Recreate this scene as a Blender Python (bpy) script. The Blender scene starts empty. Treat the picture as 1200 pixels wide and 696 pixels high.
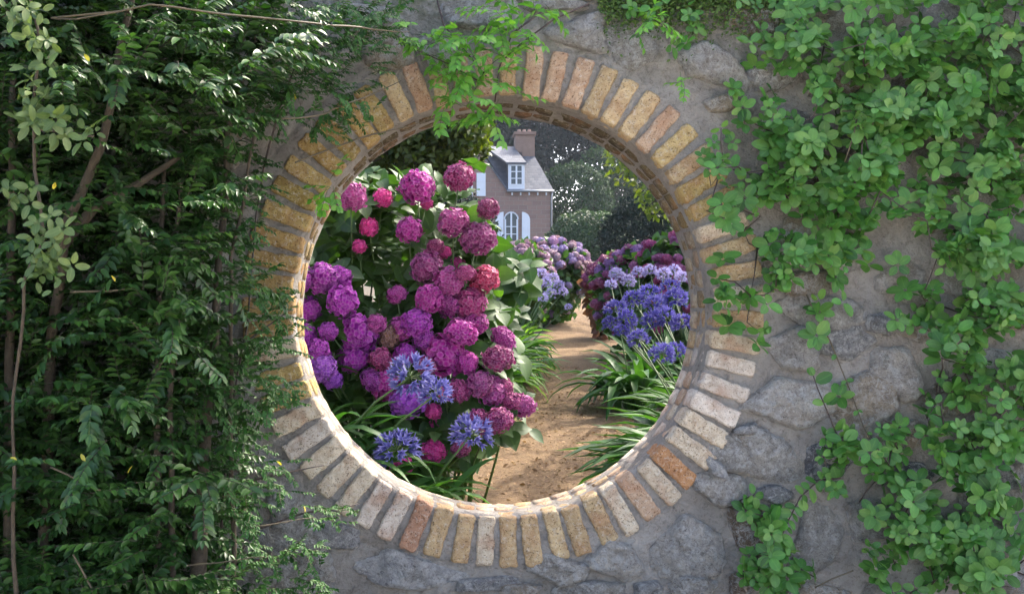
import bpy, math, random
import numpy as np
from mathutils import Vector, noise

C = bpy.context.scene.collection
SC = bpy.context.scene
rng = np.random.default_rng(11)
random.seed(11)

# ------------------------------------------------------------------ camera, sky, sun, exposure
F = 1172.0                      # focal length in photograph pixels
CAMZ = 1.6
cam_data = bpy.data.cameras.new('camera')
cam = bpy.data.objects.new('camera', cam_data)
C.objects.link(cam)
cam.location = (0, 0, CAMZ)
cam.rotation_euler = (math.radians(90), 0, 0)
cam_data.sensor_width = 36.0
cam_data.lens = 36.0 * F / 1200.0
cam_data.shift_x = 100.0 / 1200.0
cam_data.shift_y = 4.0 / 1200.0
cam_data.clip_start = 0.05
cam_data.clip_end = 2000
SC.camera = cam

SUN = Vector((0.66, 0.55, 0.95)).normalized()
el = math.asin(SUN.z)
az = math.atan2(SUN.x, SUN.y)
world = bpy.data.worlds.new('World')
SC.world = world
world.use_nodes = True
wn = world.node_tree
for n in list(wn.nodes):
    wn.nodes.remove(n)
sky = wn.nodes.new('ShaderNodeTexSky')
sky.sky_type = 'NISHITA'
sky.sun_disc = False
sky.sun_elevation = el
sky.sun_rotation = az
sky.air_density = 0.8
sky.dust_density = 4.0
sky.ozone_density = 0.0
bg = wn.nodes.new('ShaderNodeBackground')
bg.inputs['Strength'].default_value = 0.15
wo = wn.nodes.new('ShaderNodeOutputWorld')
wn.links.new(sky.outputs[0], bg.inputs[0])
wn.links.new(bg.outputs[0], wo.inputs[0])
sun_data = bpy.data.lights.new('sun', 'SUN')
sun_data.energy = 2.0
sun_data.angle = math.radians(0.55)
sun_data.color = (1.0, 0.93, 0.82)
sun = bpy.data.objects.new('sun', sun_data)
C.objects.link(sun)
sun.rotation_euler = SUN.to_track_quat('Z', 'Y').to_euler()
SC.view_settings.view_transform = 'Standard'
SC.view_settings.look = 'None'
SC.view_settings.exposure = 2.3
SC.view_settings.gamma = 1.0
SC.view_settings.use_curve_mapping = False
SC.cycles.use_adaptive_sampling = True
SC.cycles.adaptive_threshold = 0.02
SC.cycles.max_bounces = 6
SC.cycles.transparent_max_bounces = 8
SC.cycles.volume_bounces = 1
SC.cycles.use_denoising = True

# ------------------------------------------------------------------ helpers
def P(px, py, Y):
    return Vector(((px - 500.0) / F * Y, Y, CAMZ + (352.0 - py) / F * Y))

def ground_z(Y):
    if Y <= 4.0:
        return 0.0
    if Y < 46:
        return 0.09 * (Y - 4.0)
    return 3.78 + 0.6 * (1 - math.exp(-(Y - 46) / 6.7))

class MB:
    def __init__(s):
        s.v = []; s.f = []; s.m = []
    def add(s, v, f, mi=0):
        o = len(s.v)
        s.v += [tuple(x) for x in v]
        s.f += [tuple(i + o for i in q) for q in f]
        s.m += [mi] * len(f)
    def box(s, lo, hi, mi=0):
        x0, y0, z0 = lo; x1, y1, z1 = hi
        s.add([(x0,y0,z0),(x1,y0,z0),(x1,y1,z0),(x0,y1,z0),(x0,y0,z1),(x1,y0,z1),(x1,y1,z1),(x0,y1,z1)],
              [(0,3,2,1),(4,5,6,7),(0,1,5,4),(1,2,6,5),(2,3,7,6),(3,0,4,7)], mi)
    def tube(s, pts, radii, n=6, mi=0):
        pts = [Vector(p) for p in pts]
        if not hasattr(radii, '__len__'):
            radii = [radii] * len(pts)
        vs = []; fs = []
        up = Vector((0.31, 0.17, 0.93))
        for i, p in enumerate(pts):
            d = (pts[min(i+1, len(pts)-1)] - pts[max(i-1, 0)])
            if d.length < 1e-9: d = Vector((0, 0, 1))
            d.normalize()
            a = d.cross(up)
            if a.length < 0.1: a = d.cross(Vector((1, 0, 0)))
            a.normalize(); b = d.cross(a)
            for k in range(n):
                t = 2 * math.pi * k / n
                vs.append(p + (a * math.cos(t) + b * math.sin(t)) * radii[i])
        for i in range(len(pts) - 1):
            for k in range(n):
                k2 = (k + 1) % n
                fs.append((i*n+k, i*n+k2, (i+1)*n+k2, (i+1)*n+k))
        fs.append(tuple(range(n-1, -1, -1)))
        fs.append(tuple(range((len(pts)-1)*n, len(pts)*n)))
        s.add(vs, fs, mi)
    def mesh(s, name, smooth=False):
        me = bpy.data.meshes.new(name)
        me.from_pydata(s.v, [], s.f)
        if smooth:
            me.polygons.foreach_set('use_smooth', [True] * len(me.polygons))
        me.update()
        return me
    def build(s, name, mat, parent=None, smooth=False):
        base = parent_world(parent)
        s.v = [(x[0]-base[0], x[1]-base[1], x[2]-base[2]) for x in s.v]
        return obj(name, s.mesh(name, smooth), mat, parent)

def parent_world(p):
    v = Vector((0, 0, 0))
    while p is not None:
        v = v + Vector(p.location)
        p = p.parent
    return v

def obj(name, me, mat=None, parent=None):
    if mat is not None and len(me.materials) == 0:
        for m in (mat if isinstance(mat, (list, tuple)) else [mat]):
            me.materials.append(m)
    o = bpy.data.objects.new(name, me)
    C.objects.link(o)
    if parent is not None:
        o.parent = parent
    return o

def thing(name, label, cat, loc=(0, 0, 0), group=None):
    o = bpy.data.objects.new(name, None)
    C.objects.link(o)
    o.location = loc
    o.empty_display_size = 0.1
    o['label'] = label; o['category'] = cat
    if group: o['group'] = group
    return o

def np_mesh(name, V, faces, mat, attr=None, smooth=True):
    """V (n,3); faces list of int arrays (each (m,k))."""
    me = bpy.data.meshes.new(name)
    me.vertices.add(len(V))
    me.vertices.foreach_set('co', np.asarray(V, dtype=np.float32).ravel())
    loops = np.concatenate([f.ravel() for f in faces]).astype(np.int32)
    tot = np.concatenate([np.full(len(f), f.shape[1], dtype=np.int32) for f in faces])
    start = np.concatenate([[0], np.cumsum(tot)[:-1]]).astype(np.int32)
    me.loops.add(len(loops)); me.loops.foreach_set('vertex_index', loops)
    me.polygons.add(len(tot)); me.polygons.foreach_set('loop_start', start)
    me.polygons.foreach_set('use_smooth', np.full(len(tot), smooth, dtype=bool))
    if attr is not None:
        a = me.attributes.new('edge', 'FLOAT', 'POINT')
        a.data.foreach_set('value', np.asarray(attr, dtype=np.float32))
    me.update(calc_edges=True)
    me.validate()
    if mat is not None: me.materials.append(mat)
    return me

class Tpl:
    """template shape: V, quads, tris, attr"""
    def __init__(s, V, quads, tris=None, attr=None):
        s.V = np.asarray(V, float)
        s.q = np.asarray(quads, int).reshape(-1, 4)
        s.t = np.asarray(tris if tris is not None else [], int).reshape(-1, 3)
        s.attr = np.asarray(attr, float) if attr is not None else None
    def merge(s, name, R, L, S, mat):
        """R (m,3,3) L (m,3) S (m,) or (m,3)"""
        m = len(R); n = len(s.V)
        S = np.asarray(S, float)
        if S.ndim == 1: S = np.repeat(S[:, None], 3, 1)
        V = np.einsum('mij,mnj->mni', R, s.V[None] * S[:, None, :]) + L[:, None, :]
        off = (np.arange(m) * n)[:, None, None]
        faces = []
        if len(s.q): faces.append((s.q[None] + off).reshape(-1, 4))
        if len(s.t): faces.append((s.t[None] + off).reshape(-1, 3))
        at = np.tile(s.attr, m) if s.attr is not None else None
        return np_mesh(name, V.reshape(-1, 3), faces, mat, at)
    def mesh(s, name, mat):
        return s.merge(name, np.eye(3)[None], np.zeros((1, 3)), np.ones(1), mat)

def frames(D, N):
    """columns: x=side, y=D (length), z=normal"""
    D = D / np.maximum(np.linalg.norm(D, axis=1, keepdims=True), 1e-9)
    X = np.cross(D, N)
    ln = np.linalg.norm(X, axis=1, keepdims=True)
    X = np.where(ln < 1e-4, np.array([[1.0, 0, 0]]), X / np.maximum(ln, 1e-9))
    Z = np.cross(X, D)
    return np.stack([X, D, Z], axis=2)

def blade(ws, fold=0.12, curl=0.15, ts=None, wave=0.0):
    """leaf pointing +y, unit long; ws = half widths at ts"""
    n = len(ws)
    ts = ts or [i / (n - 1) for i in range(n)]
    V = []; q = []; t = []; attr = []
    for i, (w, y) in enumerate(zip(ws, ts)):
        z = -curl * y * y
        V += [(-w, y, z + fold * w * 2 + wave * math.sin(i * 2.1)), (0, y, z), (w, y, z + fold * w * 2 - wave * math.sin(i * 2.3))]
        attr += [1, 0, 1]
    for i in range(n - 1):
        a = i * 3; b = a + 3
        q += [(a, a+1, b+1, b), (a+1, a+2, b+2, b+1)]
    return Tpl(V, q, None, attr)

def euler_R(R):
    from mathutils import Matrix
    return Matrix(R.tolist()).to_euler()

def foliage(parent, tpl, R, L, S, mat, nparts=300, name='leaf', rest='foliage', pick=None, variants=None):
    """nparts leaves (largest as the camera sees them) as parts, the rest joined"""
    L = np.asarray(L, float); S = np.asarray(S, float)
    base = np.array(parent_world(parent))
    smax = S if S.ndim == 1 else S[:, 1]
    if pick is None:
        px = 500 + F * L[:, 0] / L[:, 1]; py = 352 - F * (L[:, 2] - CAMZ) / L[:, 1]
        inside = (px > 5) & (px < 1195) & (py > 5) & (py < 691)
        score = smax / L[:, 1] + 0.02 * (-L[:, 1]) - 10 * (~inside)
    else:
        score = pick
    order = np.argsort(-score)
    k = min(nparts, len(order))
    me = tpl.mesh(name, mat)
    for i in order[:k]:
        o = bpy.data.objects.new(name, me)
        C.objects.link(o)
        o.parent = parent
        o.location = L[i] - base
        o.rotation_euler = euler_R(R[i])
        o.scale = (S[i],) * 3 if S.ndim == 1 else tuple(S[i])
    r = order[k:]
    if len(r):
        me2 = tpl.merge(rest, R[r], L[r] - base, S[r], mat)
        o = obj(rest, me2, None, parent)
        o['kind'] = 'stuff'
        return o

# ------------------------------------------------------------------ materials
def new_mat(name):
    m = bpy.data.materials.new(name)
    m.use_nodes = True
    nt = m.node_tree
    for n in list(nt.nodes): nt.nodes.remove(n)
    out = nt.nodes.new('ShaderNodeOutputMaterial')
    b = nt.nodes.new('ShaderNodeBsdfPrincipled')
    nt.links.new(b.outputs[0], out.inputs[0])
    return m, nt, b, out

def ramp(nt, fac, stops, interp='LINEAR'):
    r = nt.nodes.new('ShaderNodeValToRGB')
    r.color_ramp.interpolation = interp
    e = r.color_ramp.elements
    while len(e) < len(stops): e.new(0.5)
    for el_, (p, c) in zip(e, stops):
        el_.position = p
        el_.color = (*c, 1) if len(c) == 3 else c
    nt.links.new(fac, r.inputs[0])
    return r.outputs[0]

def tex_noise(nt, scale, detail=4, rough=0.6, vec=None, dist=0.0):
    n = nt.nodes.new('ShaderNodeTexNoise')
    n.inputs['Scale'].default_value = scale
    n.inputs['Detail'].default_value = detail
    n.inputs['Roughness'].default_value = rough
    n.inputs['Distortion'].default_value = dist
    if vec is not None: nt.links.new(vec, n.inputs['Vector'])
    return n.outputs[0]

def mixc(nt, fac, a, b, mode='MIX'):
    m = nt.nodes.new('ShaderNodeMix'); m.data_type = 'RGBA'; m.blend_type = mode
    for s, v in ((m.inputs[0], fac), (m.inputs[6], a), (m.inputs[7], b)):
        if isinstance(v, (int, float)): s.default_value = v
        elif isinstance(v, tuple): s.default_value = (*v, 1)
        else: nt.links.new(v, s)
    return m.outputs[2]

def math_n(nt, op, a, b=None):
    m = nt.nodes.new('ShaderNodeMath'); m.operation = op
    for s, v in ((m.inputs[0], a), (m.inputs[1], b)):
        if v is None: continue
        if isinstance(v, (int, float)): s.default_value = v
        else: nt.links.new(v, s)
    return m.outputs[0]

def bump(nt, b, h, dist, strength=1.0):
    bp = nt.nodes.new('ShaderNodeBump')
    bp.inputs['Distance'].default_value = dist
    bp.inputs['Strength'].default_value = strength
    nt.links.new(h, bp.inputs['Height'])
    nt.links.new(bp.outputs[0], b.inputs['Normal'])
    return bp

def leaf_mat(name, cols, rough=0.45, transl=0.3, tcol=None, spec=0.5, edge=0.0):
    m, nt, b, out = new_mat(name)
    g = nt.nodes.new('ShaderNodeNewGeometry')
    oi = nt.nodes.new('ShaderNodeObjectInfo')
    f = math_n(nt, 'FRACT', math_n(nt, 'ADD', g.outputs['Random Per Island'], oi.outputs['Random']))
    k = len(cols)
    col = ramp(nt, f, [(i / (k - 1) if k > 1 else 0, c) for i, c in enumerate(cols)])
    at = nt.nodes.new('ShaderNodeAttribute'); at.attribute_name = 'edge'
    vein = ramp(nt, at.outputs['Fac'], [(0.0, (1, 1, 1)), (0.16, (0, 0, 0))])
    col = mixc(nt, math_n(nt, 'MULTIPLY', vein, 0.22), col, tuple(min(1, c * 1.9 + 0.02) for c in cols[-1]))
    nz = tex_noise(nt, 55, 3, 0.6, g.outputs['Position'])
    col = mixc(nt, math_n(nt, 'MULTIPLY', nz, 0.45), col, tuple(c * 0.45 for c in cols[0]))
    nt.links.new(col, b.inputs['Base Color'])
    b.inputs['Roughness'].default_value = rough
    b.inputs['Specular IOR Level'].default_value = spec
    tr = nt.nodes.new('ShaderNodeBsdfTranslucent')
    tc = mixc(nt, 1.0, col, tcol or (1.0, 1.0, 0.5), 'MULTIPLY')
    sc = nt.nodes.new('ShaderNodeMix'); sc.data_type = 'RGBA'
    nt.links.new(mixc(nt, 1.0, tc, (2.6, 2.6, 2.6), 'MULTIPLY'), tr.inputs[0])
    nt.nodes.remove(sc)
    ms = nt.nodes.new('ShaderNodeMixShader')
    ms.inputs[0].default_value = transl
    nt.links.new(b.outputs[0], ms.inputs[1]); nt.links.new(tr.outputs[0], ms.inputs[2])
    nt.links.new(ms.outputs[0], out.inputs[0])
    return m

def petal_mat(name, pale=(0.75, 0.6, 0.72), amt=0.42, transl=0.2):
    """flower colour comes from each object's own colour"""
    m, nt, b, out = new_mat(name)
    oi = nt.nodes.new('ShaderNodeObjectInfo')
    g = nt.nodes.new('ShaderNodeNewGeometry')
    at = nt.nodes.new('ShaderNodeAttribute'); at.attribute_name = 'edge'
    r = math_n(nt, 'MULTIPLY', g.outputs['Random Per Island'], 0.5)
    base = mixc(nt, r, oi.outputs['Color'], mixc(nt, 1.0, oi.outputs['Color'], (0.4, 0.35, 0.5), 'MULTIPLY'))
    e = math_n(nt, 'POWER', at.outputs['Fac'], 2.5)
    col = mixc(nt, math_n(nt, 'MULTIPLY', e, amt), base, pale)
    nt.links.new(col, b.inputs['Base Color'])
    b.inputs['Roughness'].default_value = 0.6
    b.inputs['Specular IOR Level'].default_value = 0.25
    tr = nt.nodes.new('ShaderNodeBsdfTranslucent')
    nt.links.new(col, tr.inputs[0])
    ms = nt.nodes.new('ShaderNodeMixShader'); ms.inputs[0].default_value = transl
    nt.links.new(b.outputs[0], ms.inputs[1]); nt.links.new(tr.outputs[0], ms.inputs[2])
    nt.links.new(ms.outputs[0], out.inputs[0])
    return m

def plain(name, col, rough=0.7, nscale=20, var=0.35, bdist=0.004, metallic=0.0):
    m, nt, b, out = new_mat(name)
    g = nt.nodes.new('ShaderNodeNewGeometry')
    nz = tex_noise(nt, nscale, 6, 0.65, g.outputs['Position'])
    c = mixc(nt, nz, tuple(x * (1 - var) for x in col), tuple(min(1, x * (1 + var)) for x in col))
    nt.links.new(c, b.inputs['Base Color'])
    b.inputs['Roughness'].default_value = rough
    b.inputs['Metallic'].default_value = metallic
    if bdist: bump(nt, b, nz, bdist)
    return m

# brick: body colour from the object, lime bloom, pits
def make_brick_mat():
    m, nt, b, out = new_mat('old_brick')
    g = nt.nodes.new('ShaderNodeNewGeometry'); pos = g.outputs['Position']
    oi = nt.nodes.new('ShaderNodeObjectInfo')
    base = oi.outputs['Color']
    n1 = tex_noise(nt, 26, 5, 0.65, pos, 0.6)
    col = mixc(nt, ramp(nt, n1, [(0.38, (0, 0, 0)), (0.62, (1, 1, 1))]), mixc(nt, 1.0, base, (0.72, 0.66, 0.62), 'MULTIPLY'), base)
    n2 = tex_noise(nt, 60, 6, 0.75, pos)
    col = mixc(nt, math_n(nt, 'MULTIPLY', ramp(nt, n2, [(0.52, (0, 0, 0)), (0.64, (1, 1, 1))]), 0.5), col, (0.62, 0.57, 0.50))
    n4 = tex_noise(nt, 9, 3, 0.5, pos)
    col = mixc(nt, math_n(nt, 'MULTIPLY', ramp(nt, n4, [(0.5, (0, 0, 0)), (0.68, (1, 1, 1))]), 0.45), col, (0.36, 0.17, 0.09))
    n3 = tex_noise(nt, 190, 3, 0.6, pos)
    pit = ramp(nt, n3, [(0.34, (0, 0, 0)), (0.42, (1, 1, 1))])
    col = mixc(nt, pit, mixc(nt, 1.0, col, (0.35, 0.3, 0.25), 'MULTIPLY'), col)
    nt.links.new(col, b.inputs['Base Color'])
    b.inputs['Roughness'].default_value = 0.92
    b.inputs['Specular IOR Level'].default_value = 0.2
    h = math_n(nt, 'ADD', math_n(nt, 'MULTIPLY', n2, 1.1), math_n(nt, 'MULTIPLY', pit, 0.35))
    h = math_n(nt, 'ADD', h, n1)
    bump(nt, b, h, 0.009)
    return m

def make_stone_mat():
    m, nt, b, out = new_mat('rubble_stone')
    g = nt.nodes.new('ShaderNodeNewGeometry'); pos = g.outputs['Position']
    oi = nt.nodes.new('ShaderNodeObjectInfo')
    base = oi.outputs['Color']
    n1 = tex_noise(nt, 11, 7, 0.68, pos, 0.9)
    col = mixc(nt, ramp(nt, n1, [(0.36, (0, 0, 0)), (0.6, (1, 1, 1))]), mixc(nt, 1.0, base, (0.66, 0.66, 0.70), 'MULTIPLY'), base)
    n2 = tex_noise(nt, 24, 8, 0.78, pos, 0.5)
    crust = ramp(nt, n2, [(0.50, (0, 0, 0)), (0.56, (1, 1, 1))])
    col = mixc(nt, math_n(nt, 'MULTIPLY', crust, math_n(nt, 'ADD', 0.4, math_n(nt, 'MULTIPLY', oi.outputs['Random'], 0.75))), col, (0.74, 0.73, 0.71))
    n4 = tex_noise(nt, 6, 4, 0.6, pos, 1.0)
    col = mixc(nt, math_n(nt, 'MULTIPLY', ramp(nt, n4, [(0.54, (0, 0, 0)), (0.68, (1, 1, 1))]), 0.4), col, (0.30, 0.22, 0.14))
    n6 = tex_noise(nt, 19, 10, 0.82, pos, 1.6)
    col = mixc(nt, math_n(nt, 'MULTIPLY', ramp(nt, n6, [(0.53, (0, 0, 0)), (0.57, (1, 1, 1))]), 0.7), col, (0.82, 0.80, 0.77))
    col = mixc(nt, math_n(nt, 'MULTIPLY', ramp(nt, n6, [(0.38, (1, 1, 1)), (0.43, (0, 0, 0))]), 0.65), col, (0.10, 0.095, 0.09))
    n5 = tex_noise(nt, 75, 8, 0.8, pos, 1.2)
    col = mixc(nt, ramp(nt, n5, [(0.40, (0, 0, 0)), (0.50, (1, 1, 1))]), mixc(nt, 1.0, col, (0.58, 0.56, 0.54), 'MULTIPLY'), col)
    n3 = tex_noise(nt, 110, 5, 0.7, pos)
    col = mixc(nt, ramp(nt, n3, [(0.30, (1, 1, 1)), (0.36, (0, 0, 0))]), col, (0.07, 0.065, 0.06))
    nt.links.new(col, b.inputs['Base Color'])
    b.inputs['Roughness'].default_value = 0.85
    b.inputs['Specular IOR Level'].default_value = 0.3
    v = nt.nodes.new('ShaderNodeTexVoronoi'); v.feature = 'DISTANCE_TO_EDGE'
    v.inputs['Scale'].default_value = 17
    nv = nt.nodes.new('ShaderNodeVectorMath'); nv.operation = 'ADD'
    nt.links.new(pos, nv.inputs[0])
    nn = nt.nodes.new('ShaderNodeTexNoise'); nn.inputs['Scale'].default_value = 14
    nt.links.new(pos, nn.inputs['Vector'])
    sc = nt.nodes.new('ShaderNodeVectorMath'); sc.operation = 'SCALE'; sc.inputs['Scale'].default_value = 0.12
    nt.links.new(nn.outputs['Color'], sc.inputs[0]); nt.links.new(sc.outputs[0], nv.inputs[1])
    nt.links.new(nv.outputs[0], v.inputs['Vector'])
    crack = ramp(nt, v.outputs['Distance'], [(0.0, (0, 0, 0)), (0.05, (1, 1, 1))])
    h = math_n(nt, 'ADD', math_n(nt, 'MULTIPLY', n2, 2.0), math_n(nt, 'ADD', math_n(nt, 'MULTIPLY', n1, 1.6), math_n(nt, 'MULTIPLY', n5, 0.7)))
    h = math_n(nt, 'ADD', h, math_n(nt, 'MULTIPLY', crack, 0.22))
    h = math_n(nt, 'ADD', h, math_n(nt, 'MULTIPLY', n3, 0.2))
    bump(nt, b, h, 0.045)
    return m

def make_mortar_mat():
    m, nt, b, out = new_mat('lime_mortar')
    g = nt.nodes.new('ShaderNodeNewGeometry'); pos = g.outputs['Position']
    n1 = tex_noise(nt, 3.2, 7, 0.62, pos, 0.7)
    n2 = tex_noise(nt, 17, 7, 0.72, pos, 0.3)
    n3 = tex_noise(nt, 260, 3, 0.6, pos)
    col = ramp(nt, n1, [(0.3, (0.255, 0.23, 0.205)), (0.5, (0.35, 0.32, 0.288)), (0.68, (0.46, 0.425, 0.385))])
    col = mixc(nt, math_n(nt, 'MULTIPLY', ramp(nt, n2, [(0.5, (0, 0, 0)), (0.7, (1, 1, 1))]), 0.6), col, (0.14, 0.12, 0.10))
    col = mixc(nt, math_n(nt, 'MULTIPLY', n3, 0.35), col, (0.42, 0.40, 0.37))
    n5 = tex_noise(nt, 48, 8, 0.8, pos, 0.8)
    col = mixc(nt, ramp(nt, n5, [(0.36, (0, 0, 0)), (0.47, (1, 1, 1))]), mixc(nt, 1.0, col, (0.58, 0.55, 0.52), 'MULTIPLY'), col)
    # lichen and moss in the upper courses
    sx = nt.nodes.new('ShaderNodeSeparateXYZ'); nt.links.new(pos, sx.inputs[0])
    up = nt.nodes.new('ShaderNodeMapRange'); up.inputs[1].default_value = 2.45; up.inputs[2].default_value = 2.95
    nt.links.new(sx.outputs[2], up.inputs[0])
    moss = math_n(nt, 'MULTIPLY', up.outputs[0], ramp(nt, n2, [(0.42, (0, 0, 0)), (0.56, (1, 1, 1))]))
    col = mixc(nt, math_n(nt, 'MULTIPLY', moss, 0.75), col, (0.07, 0.085, 0.03))
    nt.links.new(col, b.inputs['Base Color'])
    b.inputs['Roughness'].default_value = 0.95
    b.inputs['Specular IOR Level'].default_value = 0.15
    h = math_n(nt, 'ADD', math_n(nt, 'MULTIPLY', n2, 1.6), math_n(nt, 'MULTIPLY', n3, 0.12))
    h = math_n(nt, 'ADD', h, n1)
    bump(nt, b, h, 0.035)
    return m

def make_path_mat():
    m, nt, b, out = new_mat('sandy_path')
    g = nt.nodes.new('ShaderNodeNewGeometry'); pos = g.outputs['Position']
    n1 = tex_noise(nt, 1.6, 6, 0.65, pos)
    n2 = tex_noise(nt, 38, 6, 0.75, pos)
    n3 = tex_noise(nt, 140, 3, 0.7, pos)
    col = ramp(nt, n1, [(0.3, (0.145, 0.088, 0.034)), (0.5, (0.21, 0.130, 0.054)), (0.7, (0.26, 0.168, 0.078))])
    col = mixc(nt, ramp(nt, n2, [(0.38, (0, 0, 0)), (0.56, (1, 1, 1))]), mixc(nt, 1.0, col, (0.55, 0.46, 0.4), 'MULTIPLY'), col)
    col = mixc(nt, math_n(nt, 'MULTIPLY', ramp(nt, n3, [(0.55, (0, 0, 0)), (0.62, (1, 1, 1))]), 0.5), col, (0.33, 0.25, 0.18))
    nt.links.new(col, b.inputs['Base Color'])
    b.inputs['Roughness'].default_value = 0.95
    bump(nt, b, math_n(nt, 'ADD', n2, math_n(nt, 'MULTIPLY', n3, 0.5)), 0.02)
    return m

M_brick = make_brick_mat()
M_stone = make_stone_mat()
M_mortar = make_mortar_mat()
M_path = make_path_mat()
M_soil = plain('garden_soil', (0.075, 0.06, 0.038), 0.95, 9, 0.5, 0.03)
M_bark = plain('bark', (0.065, 0.048, 0.03), 0.85, 45, 0.55, 0.008)
M_barkdark = plain('dark_bark', (0.05, 0.038, 0.028), 0.85, 40, 0.5, 0.008)
M_twig = plain('twig', (0.055, 0.035, 0.028), 0.6, 60, 0.4, 0.001)
M_twigpale = plain('pale_twig', (0.085, 0.065, 0.035), 0.6, 60, 0.4, 0.001)
M_stalk = plain('green_stalk', (0.07, 0.13, 0.03), 0.5, 30, 0.3, 0.001)
M_shrub = leaf_mat('shrub_leaf', [(0.012, 0.038, 0.008), (0.026, 0.080, 0.014), (0.062, 0.145, 0.022), (0.018, 0.055, 0.012)], 0.42, 0.10, (0.8, 1, 0.3), 0.38)
M_fine = leaf_mat('fine_leaf', [(0.022, 0.075, 0.016), (0.045, 0.13, 0.028), (0.06, 0.15, 0.03)], 0.55, 0.12, (0.8, 1, 0.3), 0.25)
M_olive = leaf_mat('olive_leaf', [(0.07, 0.12, 0.03), (0.10, 0.155, 0.04), (0.135, 0.185, 0.05)], 0.5, 0.2, (1, 1, 0.4))
M_climb = leaf_mat('climber_leaf', [(0.028, 0.088, 0.016), (0.075, 0.225, 0.035), (0.12, 0.31, 0.055), (0.055, 0.155, 0.028), (0.105, 0.245, 0.05), (0.16, 0.30, 0.06), (0.055, 0.155, 0.028), (0.085, 0.215, 0.04), (0.12, 0.26, 0.045)], 0.48, 0.2, (0.8, 1, 0.35), 0.4)
M_vine = leaf_mat('bright_vine_leaf', [(0.08, 0.24, 0.03), (0.13, 0.33, 0.045), (0.21, 0.40, 0.06)], 0.5, 0.3, (0.9, 1, 0.3))
M_yellow = leaf_mat('yellow_leaf', [(0.50, 0.38, 0.03), (0.42, 0.40, 0.05)], 0.5, 0.2)
M_hyd = leaf_mat('hydrangea_leaf', [(0.028, 0.075, 0.014), (0.042, 0.105, 0.018), (0.07, 0.155, 0.025)], 0.55, 0.25, (0.9, 1, 0.25))
M_strap = leaf_mat('strap_leaf', [(0.025, 0.085, 0.016), (0.038, 0.115, 0.022), (0.06, 0.15, 0.03)], 0.5, 0.25, (0.9, 1, 0.3), 0.28)
M_strapb = leaf_mat('bright_strap_leaf', [(0.07, 0.17, 0.03), (0.10, 0.21, 0.04), (0.15, 0.25, 0.06)], 0.5, 0.4, (1, 1, 0.35), 0.28)
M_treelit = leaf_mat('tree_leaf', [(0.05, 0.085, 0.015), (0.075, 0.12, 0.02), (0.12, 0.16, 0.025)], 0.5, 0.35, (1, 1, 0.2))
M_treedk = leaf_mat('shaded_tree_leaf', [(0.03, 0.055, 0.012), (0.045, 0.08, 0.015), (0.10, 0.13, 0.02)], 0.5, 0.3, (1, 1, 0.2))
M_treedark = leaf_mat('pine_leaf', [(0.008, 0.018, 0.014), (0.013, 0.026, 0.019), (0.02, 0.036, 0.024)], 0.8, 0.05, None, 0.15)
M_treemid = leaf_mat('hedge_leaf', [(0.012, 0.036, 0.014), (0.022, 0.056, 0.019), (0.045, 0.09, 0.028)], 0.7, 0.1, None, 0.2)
M_hedge = leaf_mat('clipped_hedge_leaf', [(0.018, 0.045, 0.016), (0.03, 0.07, 0.022), (0.055, 0.10, 0.035)], 0.45, 0.15, None, 0.35)
M_petal = petal_mat('hydrangea_petal', (0.74, 0.48, 0.70), 0.36)
M_petalp = petal_mat('agapanthus_petal', (0.55, 0.55, 0.85), 0.35, 0.35)

# ------------------------------------------------------------------ setting: ground and path
def grid_sheet(name, xs, ys, zf, mat):
    nx, ny = len(xs), len(ys)
    V = np.array([(x, y, zf(x, y)) for y in ys for x in xs])
    i = np.arange((nx - 1) * (ny - 1)); r = i // (nx - 1); c = i % (nx - 1); a = r * nx + c
    q = np.stack([a, a + 1, a + nx + 1, a + nx], 1)
    return np_mesh(name, V, [q], mat)

ys = [-12, -4, 0, 3.9, 4.0, 4.3] + [4.3 + 0.25 * i for i in range(1, 60)] + [19.5 + 1.5 * i for i in range(30)] + [70, 90, 120, 160]
xs = [-110, -60, -30, -15] + [-8 + 0.5 * i for i in range(41)] + [16, 30, 60, 110]
g = obj('ground', grid_sheet('ground', xs, ys, lambda x, y: ground_z(y) + (0.02 * noise.noise((x, y, 0)) if y > 4.5 else 0), M_soil))
g['kind'] = 'structure'

M_bounce = plain('pale_bounce', (0.56, 0.51, 0.44), 0.95, 30, 0.3, 0.02)
fc = obj('bounce_sheet', grid_sheet('bounce_sheet', [-110 + 5 * i for i in range(45)], [-12, -8, -4, 0, 2, 3.3], lambda x, y: 0.02, M_bounce)); fc['kind'] = 'structure'  # unseen pale sheet added to throw sunlight back onto the wall

def path_left(Y): return 0.19 * Y - 1.20 + 0.07 * noise.noise((Y * 0.9, 3, 1)) + 0.03 * noise.noise((Y * 4, 3, 1))
def path_right(Y): return 0.19 * Y + 0.17 + 0.07 * noise.noise((Y * 0.9, 9, 1)) + 0.03 * noise.noise((Y * 4, 9, 1))
V = []; q = []
ysp = [4.45 + 0.12 * i for i in range(250)]
nxp = 14
for y in ysp:
    a, b_ = path_left(y), path_right(y)
    for k in range(nxp):
        x = a + (b_ - a) * k / (nxp - 1)
        edge = 1 if k in (0, nxp - 1) else 0
        V.append((x, y, ground_z(y) + 0.034 - 0.03 * edge + 0.012 * noise.noise((x * 2.5, y * 2.5, 0))))
for r in range(len(ysp) - 1):
    for k in range(nxp - 1):
        a = r * nxp + k
        q.append((a, a + 1, a + nxp + 1, a + nxp))
p = obj('path', np_mesh('path', np.array(V), [np.array(q)], M_path))
p['kind'] = 'structure'

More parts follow.
